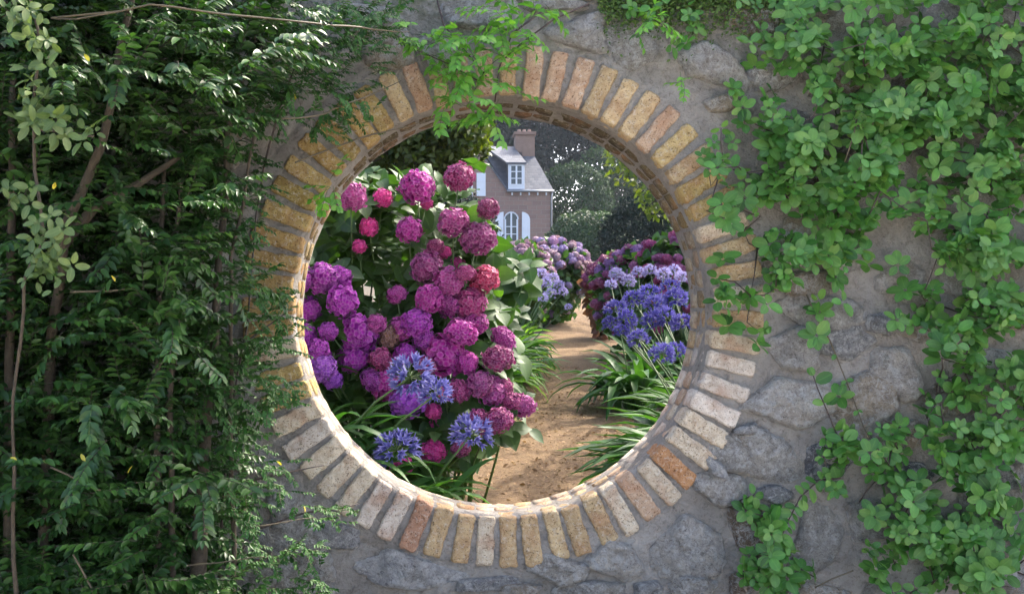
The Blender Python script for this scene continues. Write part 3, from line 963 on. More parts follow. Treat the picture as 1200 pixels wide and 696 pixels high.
stem_px(shrub, [(70, 290, 3.4), (110, 245, 3.4), (160, 220, 3.42), (215, 180, 3.45)], [0.022, 0.018, 0.014, 0.009], M_bark, 'branch')
stem_px(shrub, [(235, 800, 3.45), (228, 696, 3.5), (236, 580, 3.55), (248, 460, 3.6), (255, 330, 3.6), (262, 240, 3.62), (268, 150, 3.65), (300, 40, 3.7)], [0.034, 0.031, 0.024, 0.017, 0.014, 0.012, 0.01, 0.008])
stem_px(shrub, [(190, 760, 3.5), (182, 600, 3.5), (184, 440, 3.5), (186, 340, 3.5), (192, 200, 3.5)], [0.015, 0.013, 0.011, 0.010, 0.008])
stem_px(shrub, [(205, 760, 3.5), (198, 600, 3.5), (200, 450, 3.5), (202, 330, 3.5), (212, 210, 3.5)], [0.013, 0.011, 0.010, 0.009, 0.007])
stem_px(shrub, [(12, 760, 3.5), (10, 500, 3.5), (12, 300, 3.45), (16, 90, 3.4)], [0.02, 0.017, 0.015, 0.011])
stem_px(shrub, [(275, 760, 3.6), (272, 560, 3.6), (270, 400, 3.6), (272, 300, 3.6), (300, 150, 3.6)], [0.010, 0.009, 0.008, 0.007, 0.005])
for pts in ([(60, 22, 3.0), (140, 15, 3.0), (175, 8, 3.0), (240, 14, 3.05), (350, 25, 3.2), (440, 36, 3.5), (480, 38, 3.6)], [(140, 15, 3.0), (90, 24, 3.0), (60, 22, 3.05)], [(330, 137, 3.4), (380, 135, 3.5), (430, 115, 3.6), (470, 95, 3.7)],
            [(345, 190, 3.6), (420, 165, 3.75), (520, 135, 3.85)], [(85, 342, 3.05), (130, 341, 3.05), (160, 338, 3.1)], [(60, 545, 3.1), (110, 572, 3.1), (150, 578, 3.1)], [(290, 618, 3.5), (370, 606, 3.6)], [(215, 662, 3.4), (315, 652, 3.5)], [(85, 650, 3.1), (110, 690, 3.1), (120, 720, 3.1)]):
    stem_px(shrub, pts, [0.0032] * (len(pts) - 1) + [0.0015], M_twigpale, 'twig')
# leafy tips along the visible outer twigs
def tipline(root, pts, n, seed, mat, tpl, size, step=0.02, lens=(0.06, 0.13), nparts=0, ymin=None, name='spray_foliage', d=(0.3, -0.3, -0.05), dv=0.5):
    r = np.random.default_rng(seed); starts = []; ds = []; ln = []
    P3 = [P(*p_) for p_ in pts]
    for i in range(n):
        k = r.integers(0, len(P3) - 1); p = P3[k].lerp(P3[k+1], r.random())
        starts.append(tuple(p)); ds.append(np.array(d) + r.normal(0, dv, 3)); ln.append(r.uniform(*lens))
    st = MB(); R, L, S = sprays(starts, ds, ln, step, size, 3, r, st)
    st.build('twigs', M_stalk, root, True)['kind'] = 'stuff'
    foliage(root, tpl, R, L, S, mat, nparts, rest=name)
tipline(shrub, [(100, 255, 3.0), (180, 245, 3.0), (240, 225, 3.05), (300, 205, 3.1)], 16, 31, M_shrub, T_lance, (0.034, 0.046), d=(0.8, -0.2, 0.1))
tipline(shrub, [(60, 85, 2.95), (130, 75, 2.95), (200, 90, 3.0), (270, 95, 3.05)], 22, 32, M_shrub, T_lance, (0.036, 0.05), d=(0.8, -0.2, 0.0))
tipline(shrub, [(250, 345, 3.2), (290, 330, 3.3), (330, 345, 3.4)], 14, 33, M_shrub, T_lance, (0.03, 0.042), d=(0.6, -0.2, 0.15))
tipline(shrub, [(90, 470, 3.0), (140, 465, 3.0)], 8, 34, M_shrub, T_lance, (0.036, 0.05))

fine = thing('box_leaved_shrub', 'small leaved green shrub with wiry twigs reaching over the lower left of the brick ring', 'shrub', (-0.78, 3.7, 0))
starts = []; ds = []; ln = []
r = np.random.default_rng(23)
for (x0, y0, x1, y1, n, L0, L1) in ((215, 390, 318, 500, 110, .06, .13), (225, 480, 300, 600, 90, .06, .14), (230, 540, 345, 585, 46, .06, .12), (240, 575, 300, 600, 20, .05, .1), (180, 590, 300, 650, 60, .06, .13), (270, 635, 375, 665, 34, .05, .1),
                               (330, 590, 415, 612, 24, .03, .07), (300, 675, 380, 700, 30, .04, .08), (230, 170, 300, 330, 100, .06, .13), (260, 60, 400, 150, 130, .06, .13), (330, 0, 470, 60, 90, .06, .13), (370, 100, 440, 160, 22, .04, .09), (290, 330, 335, 400, 30, .05, .09),
                               (300, 440, 345, 480, 22, .04, .08), (285, 330, 345, 480, 60, .05, .10), (330, 0, 450, 110, 70, .06, .12), (60, 560, 260, 720, 160, .06, .13)):
    for _ in range(n):
        p = P(r.uniform(x0, x1), r.uniform(y0, y1), r.uniform(3.5, 3.9)); starts.append(tuple(p))
        ds.append(np.array([r.normal(0.5, 0.6), -0.25, r.normal(0.02, 0.35)]) + r.normal(0, 0.2, 3)); ln.append(r.uniform(L0, L1))
st = MB()
R, L, S = sprays(starts, ds, ln, 0.012, (0.016, 0.028), 3.0, r, st, 0.0011)
st.build('twigs', M_twigpale, fine, True)['kind'] = 'stuff'
foliage(fine, T_lance, R, L, S, M_fine, 300)
for pts in ([(250, 800, 3.7), (262, 690, 3.75), (300, 655, 3.8), (350, 648, 3.85)], [(235, 760, 3.7), (245, 620, 3.75), (300, 560, 3.85), (380, 545, 3.9)], [(255, 700, 3.7), (268, 500, 3.75), (290, 380, 3.8), (300, 250, 3.8), (330, 120, 3.8), (360, 40, 3.8)], [(262, 420, 3.75), (310, 385, 3.85), (345, 362, 3.9)],
            [(255, 690, 3.7), (300, 620, 3.86), (360, 600, 3.9), (420, 590, 3.92)]):
    stem_px(fine, pts, [0.007] + [0.004] * (len(pts) - 2) + [0.002], M_twig, 'twig')

olive = thing('pale_leaved_climber', 'pale olive green oval leaved climber at the far left in front of dark shrub', 'climbing plant', (-1.2, 2.95, 0.6))
r = np.random.default_rng(25)
cs = []
for (x0, y0, x1, y1, n) in ((28, 45, 62, 160, 17), (55, 130, 115, 170, 13), (0, 215, 40, 250, 8), (35, 250, 65, 300, 9), (35, 300, 80, 345, 9), (0, 0, 50, 30, 12), (20, 60, 55, 150, 14), (30, 255, 90, 330, 12)):
    for _ in range(n):
        p = P(r.uniform(x0, x1), r.uniform(y0, y1), r.uniform(2.82, 2.95)); cs.append(tuple(p))
R, L, S = whorls(cs, (0.1, -0.8, 0.4), (2, 4), (0.03, 0.046), r=r)
T_ov2 = blade([0.03, 0.2, 0.27, 0.25, 0.15, 0.02], 0.12, 0.2, [0, 0.18, 0.42, 0.68, 0.9, 1.0])
foliage(olive, T_ov2, R, L, S, M_olive, 300)
for pts in ([(20, 760, 3.1), (16, 500, 3.1), (28, 330, 3.0), (50, 280, 2.96), (40, 200, 2.96), (40, 120, 2.96), (48, 50, 2.96), (30, -30, 2.96)], [(40, 150, 2.97), (70, 155, 2.95), (110, 160, 2.9)]):
    stem_px(olive, pts, [0.008] + [0.005] * (len(pts) - 2) + [0.003], M_bark, 'stem')
# a few yellowed leaves caught in the shrub
mey = T_lance.mesh('leaf', M_yellow)
yroot = shrub
for (x, y) in ((105, 72), (150, 555), (100, 540), (82, 585), (195, 585), (228, 604), (20, 540), (345, 118), (62, 222), (246, 62), (135, 330), (357, 600), (243, 378), (330, 545)):
    o = bpy.data.objects.new('leaf', mey); C.objects.link(o); o.parent = yroot
    o.location = P(x, y, 3.0 if x < 200 else 3.6) - shrub.location
    o.rotation_euler = (random.uniform(0.8, 1.6), random.uniform(-1, 1), random.uniform(0, 6.28)); s = random.uniform(0.018, 0.028); o.scale = (s, s, s)
    o['label'] = 'yellowed leaf'

# ------------------------------------------------------------------ flowers
def fib_dirs(n, r, lo=-0.75):
    i = np.arange(n) + 0.5
    z = 1 - (1 - lo) * i / n
    t = np.pi * (1 + 5 ** 0.5) * i
    s = np.sqrt(np.maximum(0, 1 - z * z))
    return np.stack([s * np.cos(t), s * np.sin(t), z], 1)

def mophead(nfl, seed, mat, petal=0.105, squash=0.85, lump=0.12):
    """mophead of unit radius: florets of four cupped petals"""
    r = np.random.default_rng(seed)
    D = fib_dirs(nfl, r) + r.normal(0, 0.05, (nfl, 3))
    D /= np.linalg.norm(D, axis=1, keepdims=True)
    pt = Tpl([(0, 0, 0), (-.62, .6, .12), (0, 1.05, .0), (.62, .6, .12)], [(0, 1, 2, 3)], None, [0.0, 0.8, 1.0, 0.8])
    Rl = []; Ll = []; Sl = []
    for d in D:
        rad = 0.93 + lump * noise.noise(Vector(d) * 2.6 + Vector((seed, 0, 0))) + r.normal(0, 0.03)
        n = d + r.normal(0, 0.28, 3); n /= np.linalg.norm(n)
        u = np.cross(n, [0.2, 0.9, 0.3]); u /= np.linalg.norm(u); v = np.cross(n, u)
        t0 = r.uniform(0, 1.57)
        for k in range(4):
            t = t0 + k * math.pi / 2 + r.normal(0, 0.12)
            dd = u * math.cos(t) + v * math.sin(t) + n * r.uniform(-0.1, 0.45)
            Rl.append(frames(dd[None], n[None])[0]); Ll.append(d * rad); Sl.append(petal * 1.25 * r.uniform(0.8, 1.2))
    R = np.array(Rl); L = np.array(Ll) * [1, 1, squash]; S = np.array(Sl)
    V = [L[:, None, :] + np.einsum('mij,mnj->mni', R, pt.V[None] * S[:, None, None])]
    V = V[0].reshape(-1, 3); m_ = len(R)
    q = (pt.q[None] + (np.arange(m_) * 4)[:, None, None]).reshape(-1, 4); at = np.tile(pt.attr, m_)
    # the shaded core that the florets sit on
    nu, nv = 14, 9; cv = []; cq = []
    for j in range(nv + 1):
        ph = math.pi * j / nv
        for i in range(nu):
            th = 2 * math.pi * i / nu
            rad = 0.80 + lump * noise.noise(Vector((math.sin(ph) * math.cos(th), math.sin(ph) * math.sin(th), math.cos(ph))) * 2.6 + Vector((seed, 0, 0)))
            cv.append((rad * math.sin(ph) * math.cos(th), rad * math.sin(ph) * math.sin(th), rad * squash * math.cos(ph)))
    for j in range(nv):
        for i in range(nu):
            cq.append((j * nu + i, (j + 1) * nu + i, (j + 1) * nu + (i + 1) % nu, j * nu + (i + 1) % nu))
    q = np.concatenate([q, np.array(cq) + len(V)]); V = np.concatenate([V, np.array(cv)])
    return np_mesh('flower_head', V, [q], mat, np.concatenate([at, np.zeros(len(cv))]))

moph = [mophead(190, s, M_petal, 0.142, random.uniform(0.74, 0.95), 0.30) for s in range(1, 7)]
M_petal2 = petal_mat('small_hydrangea_petal', (0.66, 0.45, 0.60), 0.18)
moph_small = [mophead(60, s + 40, M_petal2, 0.22) for s in range(3)]

def umbel(seed, nfl=46, mat=None):
    """agapanthus head: trumpet florets on rays, unit radius"""
    r = np.random.default_rng(seed)
    D = fib_dirs(nfl, r, -0.45) + r.normal(0, 0.12, (nfl, 3)); D /= np.linalg.norm(D, axis=1, keepdims=True)
    pt = Tpl([(-.03, 0, 0), (.03, 0, 0), (.13, .55, .06), (-.13, .55, .06), (0, 1.0, -.10)], [(0, 1, 2, 3)], [(3, 2, 4)], [0, 0, .5, .5, 1])
    stalk = Tpl([(-.012, 0, 0), (.012, 0, 0), (.012, 1, 0), (-.012, 1, 0)], [(0, 1, 2, 3)])
    Rl = []; Ll = []; Sl = []; Rs = []
    for d in D:
        ln = r.uniform(0.42, 0.66)
        u = np.cross(d, [0.1, 0.3, 0.9]); u /= np.linalg.norm(u); v = np.cross(d, u)
        for k in range(6):
            t = k * math.pi / 3
            o_ = u * math.cos(t) + v * math.sin(t)
            dd = d * 1.0 + o_ * r.uniform(0.35, 0.6)
            Rl.append(frames(dd[None], (d - o_)[None])[0]); Ll.append(d * ln); Sl.append(r.uniform(0.36, 0.46))
        Rs.append((d * ln))
    me = pt.merge('flower_head', np.array(Rl), np.array(Ll), np.array(Sl), mat)
    return me
umbels = [umbel(s, 44, M_petalp) for s in range(3, 8)]
umbel_pale = umbels

def ray_mesh(seed):
    r = np.random.default_rng(seed); mb = MB()
    for d in fib_dirs(26, r, -0.4): mb.tube([(0, 0, 0), tuple(d * 0.55)], 0.012, 3)
    me = mb.mesh('flower_rays'); me.materials.append(M_stalk); return me
rays_me = ray_mesh(1)

HY = {'m': (0.38, 0.010, 0.26), 'v': (0.36, 0.012, 0.38), 'r': (0.52, 0.018, 0.10), 'p': (0.31, 0.03, 0.19), 'd': (0.27, 0.012, 0.12), 'h': (0.68, 0.02, 0.28), 'b': (0.20, 0.11, 0.05), 'u': (0.34, 0.06, 0.55)}
heads = [(411,230,34,'p'),(489,220,42,'m'),(539,208,34,'d'),(572,245,28,'d'),(480,270,33,'m'),(531,261,35,'p'),(560,280,38,'p'),(568,327,35,'r'),
 (448,233,24,'h'),(432,266,24,'h'),(421,289,17,'h'),(500,313,37,'p'),(527,330,35,'p'),(504,350,36,'m'),(550,355,36,'d'),(527,358,30,'m'),(380,327,42,'v'),
 (402,352,38,'v'),(360,362,30,'v'),(385,388,22,'v'),(487,378,36,'v'),(470,386,30,'m'),(421,392,44,'v'),(455,395,28,'b'),(415,419,36,'v'),(372,410,30,'v'),
 (377,431,32,'u'),(446,421,26,'d'),(521,416,48,'m'),(540,390,36,'m'),(590,396,28,'m'),(584,420,34,'d'),(562,450,31,'p'),(578,460,36,'p'),(614,476,27,'p'),
 (452,450,40,'m'),(479,470,42,'u'),(524,460,20,'h'),(508,482,20,'h'),(512,500,20,'h'),(508,528,26,'h'),(585,492,32,'d'),(554,378,34,'m'),(521,296,16,'h'),
 (536,312,20,'h'),(500,238,16,'h'),(600,470,22,'d'),(352,330,28,'v'),(356,395,30,'v'),(365,440,26,'v'),(440,380,22,'m'),(497,398,24,'v'),(345,280,30,'m'),(540,525,24,'d'),(465,345,24,'m'),(545,320,22,'d'),(475,415,26,'v'),(500,430,24,'d'),(398,325,26,'v'),(435,445,26,'v'),(548,425,26,'m'),(572,500,24,'p'),(510,290,20,'d'),(590,455,24,'d'),(390,445,24,'u'),(538,458,26,'d'),(470,545,26,'h'),(560,490,24,'d')]
bush = thing('hydrangea_bush', 'big hydrangea bush full of magenta and purple mophead flowers just behind the wall', 'hydrangea', P(470, 352, 5.3) - Vector((0, 0, 1.55)))
bb = Vector(bush.location)
r = np.random.default_rng(61)
stemb = MB(); cs_leaf = []
for i, (x, y, dmt, c) in enumerate(heads):
    low = (y - 200) / 340.0
    Y = 5.35 - 0.55 * low + r.uniform(-0.08, 0.08)
    if x < 400: Y -= 0.05
    if c == 'h': Y += 0.12
    p = P(x, y, Y)
    o = bpy.data.objects.new('flower_head', moph[i % 6]); C.objects.link(o); o.parent = bush
    o.location = p - bb
    s = dmt / 2 / F * Y * 1.0
    o.scale = (s * r.uniform(0.92, 1.12), s * r.uniform(0.92, 1.1), s * r.uniform(0.88, 1.1)); 
    tilt = Vector((r.normal(0, 0.3), -0.75 + r.normal(0, 0.2), 1)).to_track_quat('Z', 'Y').to_euler()
    tilt.rotate_axis('Z', r.uniform(0, 6.28))
    o.rotation_euler = tilt
    k = r.uniform(0.8, 1.35); cc = HY[c]
    o.color = (*(min(1, v * k) for v in cc), 1)
    if c == 'b': o['label'] = 'dried brown flower head'
    root_pt = Vector((bb.x + r.uniform(-.35, .35), 5.35 + r.uniform(-.2, .3), ground_z(5.3)))
    mid = p.lerp(root_pt, 0.4) + Vector((r.normal(0, .04), 0.12, 0.05))
    stemb.tube([p, p.lerp(mid, .5) + Vector((0, .03, 0)), mid, root_pt], [0.004, 0.005, 0.007, 0.010], 5)
    for k in range(4):
        cs_leaf.append((p.x + r.normal(0, .07), p.y + s * 1.1 + r.uniform(0.02, .14), p.z - s * 0.5 + r.normal(0, .06)))
stemb.build('stems', M_stalk, bush, True)['kind'] = 'stuff'
# broad leaves through the bush volume
def bush_edge(y):
    ks = [(190, 415), (215, 545), (240, 560), (290, 585), (340, 592), (400, 598), (440, 600), (480, 596), (520, 570), (560, 520), (600, 500)]
    for (a, xa), (b_, xb) in zip(ks[:-1], ks[1:]):
        if a <= y <= b_: return xa + (xb - xa) * (y - a) / (b_ - a)
    return 480
for _ in range(900):
    y = r.uniform(195, 600); x = r.uniform(290, bush_edge(y) - 8)
    p = P(x, y, r.uniform(5.50, 6.1) - 0.50 * (y - 200) / 340)
    if p.z < ground_z(p.y) + 0.03: continue
    cs_leaf.append(tuple(p))
R, L, S = whorls(cs_leaf, (0.1, -0.6, 0.8), (2, 4), (0.08, 0.13), r=r)
foliage(bush, T_big, R, L, S, M_hyd, 300)

# strap-leaved agapanthus clumps
def strap_tpl(bend, width=0.052, n=7):
    V = []; q = []
    x = z = 0.0; ang = 1.25
    pts = []
    for i in range(n + 1):
        t = i / n
        pts.append((x, z)); x += math.cos(ang) / n; z += math.sin(ang) / n; ang -= bend / n
    for i, (yy, zz) in enumerate(pts):
        t = i / n; w = width * (0.75 + 0.6 * t) * (1 - t ** 4) + 0.002
        V += [(-w, yy, zz + w * .35), (0, yy, zz), (w, yy, zz + w * .35)]
    for i in range(n):
        a = i * 3; q += [(a, a+1, a+4, a+3), (a+1, a+2, a+5, a+4)]
    return Tpl(V, q, None, [0.5] * len(V))
straps = [strap_tpl(b_) for b_ in (1.4, 1.9, 2.3, 2.7)]

def clump(name, label, cat, centres, nleaf, llen, mat, flowers, col, seed, fr=0.095, lean=None, group=None, mat2=None, spread=0.07, stem=True):
    """centres: ground points; flowers: list of (px, py, Y)"""
    r = np.random.default_rng(seed)
    c0 = Vector(centres[0]); root = thing(name, label, cat, c0, group)
    mesh = [[t.mesh('leaf', m_) for t in straps] for m_ in ([mat] + ([mat2] if mat2 else []))]
    n_each = max(1, nleaf // len(centres))
    cnt = 0
    for c in centres:
        for k in range(n_each):
            if cnt >= 300: break
            cnt += 1
            mm_ = mesh[r.integers(0, len(mesh))]
            o = bpy.data.objects.new('leaf', mm_[r.integers(0, 4)]); C.objects.link(o); o.parent = root
            o.location = Vector(c) + Vector((r.normal(0, spread), r.normal(0, spread), 0)) - c0
            yaw = r.uniform(0, 6.283)
            if lean is not None and r.random() < 0.6: yaw = lean + r.normal(0, 0.7)
            o.rotation_euler = (r.normal(0.0, 0.2), r.normal(0, 0.12), yaw)
            s = r.uniform(*llen); o.scale = (s * 0.85, s, s)
    for i, (x, y, Y, dpx) in enumerate(flowers):
        p = P(x, y, Y)
        o = bpy.data.objects.new('flower_head', umbels[i % 5]); C.objects.link(o); o.parent = root
        o.location = p - c0; s = dpx / 2 / F * Y * (1.08 if Y < 6 else 0.88); o.scale = (s, s, s * 0.9)
        o.rotation_euler = (r.normal(-0.2, 0.25), r.normal(0, 0.25), r.uniform(0, 6.28))
        k = r.uniform(0.85, 1.15); o.color = (*(min(1, v * k) for v in col), 1)
        c = min(centres, key=lambda q_: (Vector(q_) - p).length)
        if stem:
            mb = MB(); mb.tube([p, p.lerp(Vector(c), .4) + Vector((0, 0, 0.04)), Vector(c)], [0.004, 0.006, 0.008], 5)
            mb.build('flower_stalk', M_stalk, root, True)
            o = bpy.data.objects.new('flower_rays', rays_me); C.objects.link(o); o.parent = root; o.location = p - c0; o.scale = (s, s, s)
    return root

BL = (0.12, 0.12, 0.40); BLV = (0.11, 0.09, 0.42); PALEL = (0.50, 0.44, 0.72)
gz = lambda Y: ground_z(Y)
clump('agapanthus_clump', 'agapanthus with three blue flower heads in front of the hydrangea just behind the wall', 'agapanthus',
      [(-0.38, 4.62, 0.75), (-0.25, 4.65, 0.6), (-0.1, 4.7, 0.5), (-0.48, 4.7, 0.85)], 110, (0.32, 0.6), M_strap,
      [(480, 442, 4.55, 62), (511, 462, 4.65, 46), (465, 528, 4.5, 60), (553, 509, 4.6, 56)], BL, 71, lean=-1.2)
clump('agapanthus_clump', 'dense agapanthus with deep violet blue heads along the right of the path', 'agapanthus',
      [(2.12, 7.0, gz(7)), (2.3, 7.5, gz(7.5)), (1.95, 6.5, gz(6.5)), (2.1, 6.6, gz(6.6)), (2.45, 8.2, gz(8.2)), (2.35, 7.9, gz(8))], 290, (0.72, 1.05), M_strap,
      [(748,398,6.7,36),(776,415,6.5,40),(722,364,7.9,38),(735,374,7.7,34),(742,352,8.2,36),(762,346,8.1,38),(792,352,7.4,42),(779,372,7.2,40),(764,376,7.3,36),(716,380,7.9,30),(799,380,7.0,38),(768,358,7.6,36),(786,338,8,34),(793,412,6.6,34),(728,388,7.6,26)], BLV, 72, lean=1.9, spread=0.10)
clump('agapanthus_clump', 'tall dark green strap leaves without flowers rising behind the lower right of the ring', 'agapanthus',
      [(1.72, 6.0, gz(6.0)), (1.74, 5.6, gz(5.6)), (1.90, 6.25, gz(6.25)), (1.74, 5.8, gz(5.8)), (1.86, 6.05, gz(6.0))], 300, (0.85, 1.25), M_strap, [], BLV, 76, lean=1.7, spread=0.07)
clump('agapanthus_clump', 'pale lilac agapanthus behind the violet clump right of the path', 'agapanthus',
      [(2.25, 10.2, gz(10)), (2.6, 10.6, gz(10.6)), (2.0, 9.6, gz(9.6)), (2.9, 10.4, gz(10.4))], 170, (0.7, 1.0), M_strap,
      [(722,322,10,24),(736,330,10,24),(748,320,10.4,22),(762,318,10.4,24),(778,322,10.2,26),(790,318,10.4,24),(716,334,9.8,20),(800,326,10,24)], PALEL, 73, lean=1.9)
clump('agapanthus_clump', 'bright green strap leaved clump with pale lilac heads on the left of the path', 'agapanthus',
      [(0.68, 10.6, gz(10.6)), (0.88, 11.6, gz(11.6)), (0.5, 9.9, gz(9.9)), (1.05, 12.6, gz(12.6)), (0.72, 11.2, gz(11))], 280, (0.65, 0.9), M_strapb,
      [(607,316,11,20),(622,326,12,20),(634,322,13,22),(640,332,12.4,20),(648,326,13,20),(655,334,12.5,18),(645,345,12,22),(660,342,12.5,16),(628,338,11.5,18),(666,360,12.0,13),(636,350,11.6,18)], PALEL, 74, lean=-1.9, mat2=M_strap)
clump('agapanthus_clump', 'low arching strap leaves without flowers spilling onto the left path edge', 'agapanthus',
      [(0.12, 8.6, gz(8.6)), (0.22, 9.1, gz(9.1)), (0.3, 9.6, gz(9.6)), (0.42, 10.2, gz(10.2))], 230, (0.6, 0.85), M_strapb, [], PALEL, 75, lean=-1.7, mat2=M_strap, spread=0.09)

# broad bright leaves between bush and path
lb_ = thing('broad_leaved_plant', 'bright green broad leaved plant beside the hydrangea bush at the left of the path', 'plant', (0.45, 9.6, ground_z(9.6)))
r = np.random.default_rng(81); cs = []
for (x0, y0, x1, y1, n) in ((580, 305, 622, 350, 22), (560, 340, 612, 400, 24), (570, 380, 600, 440, 14)):
    for _ in range(n): cs.append(tuple(P(r.uniform(x0, x1), r.uniform(y0, y1), r.uniform(9.0, 9.9))))
R, L, S = whorls(cs, (0.3, -0.4, 0.8), (3, 4), (0.14, 0.22), r=r)
foliage(lb_, T_big, R, L, S, M_hyd, 300)
mb = MB()
for c in cs[::3]: mb.tube([c, ((c[0] + lb_.location.x) / 2, c[1], (c[2] + 0.4) / 2 + .1), (lb_.location.x + r.normal(0, .1), 9.6, ground_z(9.6))], [.004, .006, .008], 4)
mb.build('stem', M_stalk, lb_, True)

# far hydrangea bushes
def far_bush(label, cpx, cpy, Y, rx, ry, rz, nh, cols, dpx, seed, nl, mleaf, group='hydrangeas along the path'):
    r = np.random.default_rng(seed)
    c = P(cpx, cpy, Y); root = thing('hydrangea_bush', label, 'hydrangea', (c.x, c.y, ground_z(Y)), group)
    for i in range(nh):
        d = r.normal(0, 1, 3); d /= np.linalg.norm(d); d[1] = -abs(d[1]); d[2] = abs(d[2]) if r.random() < 0.75 else d[2]
        p = c + Vector((d[0] * rx, d[1] * ry, d[2] * (rz if d[2] > 0 else (c.z - ground_z(Y)) * .85))) * r.uniform(0.95, 1.08)
        o = bpy.data.objects.new('flower_head', moph_small[i % 3]); C.objects.link(o); o.parent = root
        o.location = p - Vector(root.location); s = dpx / 2 / F * Y * r.uniform(0.75, 1.2); o.scale = (s, s, s * .9)
        o.rotation_euler = (r.normal(-.4, .4), r.normal(0, .4), r.uniform(0, 6.28))
        cc = cols[r.integers(0, len(cols))]; o.color = (*cc, 1)
    D = r.normal(0, 1, (nl, 3)); D /= np.linalg.norm(D, axis=1, keepdims=True)
    L = np.array(c) + D * [rx, ry, rz] * r.uniform(0.6, 0.98, (nl, 1))
    low0 = L[:, 2] < c.z; L[low0, 2] = c.z - (c.z - L[low0, 2]) * (c.z - ground_z(Y)) / rz; low = L[:, 2] < ground_z(Y) + 0.05; L[low, 2] = ground_z(Y) + r.uniform(0.05, 0.4, low.sum())
    R = frames(D + r.normal(0, 0.8, (nl, 3)), D + r.normal(0, 0.4, (nl, 3)) + [0, 0, .5])
    foliage(root, T_big, R, L, r.uniform(0.09, 0.16, nl), mleaf, 0)
    # branching stems
    mb = MB()
    for k in range(7):
        a = r.uniform(0, 6.28); mb.tube([root.location, Vector(root.location) + Vector((rx * .3 * math.cos(a), ry * .3 * math.sin(a), .4)), c + Vector((rx * .6 * math.cos(a), ry * .6 * math.sin(a), 0.1))], [.02, .014, .008], 5)
    mb.build('stem', M_bark, root, True)
    return root
far_bush('pale pink and lilac hydrangea bush left of the path in front of the house', 640, 318, 17, 0.75, 0.8, 0.52, 95, [(0.42, 0.24, 0.38), (0.36, 0.27, 0.48), (0.46, 0.32, 0.36), (0.34, 0.2, 0.22)], 11, 91, 2600, M_hyd)
far_bush('dusty pink hydrangea bush behind the bright strap leaves near the big magenta bush', 604, 322, 15, 0.55, 0.6, 0.45, 60, [(0.42, 0.24, 0.34), (0.46, 0.32, 0.4), (0.35, 0.2, 0.25)], 10, 92, 1700, M_hyd)
far_bush('plum and mauve hydrangea bush right of the path', 752, 335, 13.2, 0.66, 0.6, 0.50, 85, [(0.22, 0.03, 0.09), (0.28, 0.05, 0.15), (0.28, 0.13, 0.32), (0.30, 0.06, 0.13)], 13, 93, 2200, M_hyd)
far_bush('wine red hydrangea drooping over the right path edge, furthest along', 706, 336, 15, 0.26, 0.4, 0.34, 42, [(0.19, 0.035, 0.07), (0.24, 0.05, 0.12), (0.36, 0.06, 0.2)], 12, 94, 500, leaf_mat('wine_leaf', [(0.12, 0.05, 0.04), (0.16, 0.08, 0.05)], 0.5, 0.3))
far_bush('mauve hydrangea bush at the right edge of the view through the ring', 800, 330, 12.0, 0.6, 0.6, 0.55, 60, [(0.34, 0.04, 0.15), (0.26, 0.03, 0.10), (0.30, 0.08, 0.2)], 14, 95, 2000, M_hyd)
# bushes outside the view on both sides keep the border going
far_bush('green hydrangea bush hidden left of the magenta bush behind the wall', 200, 440, 6.4, 0.9, 0.7, 0.8, 50, [(0.33, 0.05, 0.34)], 34, 96, 1800, M_hyd)
far_bush('violet hydrangea behind the wall right of the violet blue agapanthus', 930, 430, 7.2, 0.6, 0.7, 0.75, 50, [(0.30, 0.05, 0.14)], 34, 97, 1800, M_hyd)

# leaf litter on the near path
r = np.random.default_rng(101); n = 3800
Y = 5.4 + 7 * r.random(n) ** 1.5; X = 0.19 * Y - 1.2 + r.random(n) * 1.35
Z = np.array([ground_z(y) for y in Y]) + 0.040
R = frames(r.normal(0, 1, (n, 3)) * [1, 1, 0.2], r.normal(0, 0.35, (n, 3)) + [0, 0, 1])
ml = leaf_mat('dry_leaf', [(0.20, 0.11, 0.05), (0.32, 0.19, 0.09), (0.13, 0.07, 0.035), (0.45, 0.30, 0.16)], 0.8, 0.1)
o = obj('leaf_litter', T_small.merge('leaf_litter', R, np.stack([X, Y, Z], 1), r.uniform(0.014, 0.045, n) * (0.6 + 0.5 * r.random(n)), ml)); o['kind'] = 'stuff'; o['label'] = 'dry brown leaf litter strewn on the path'

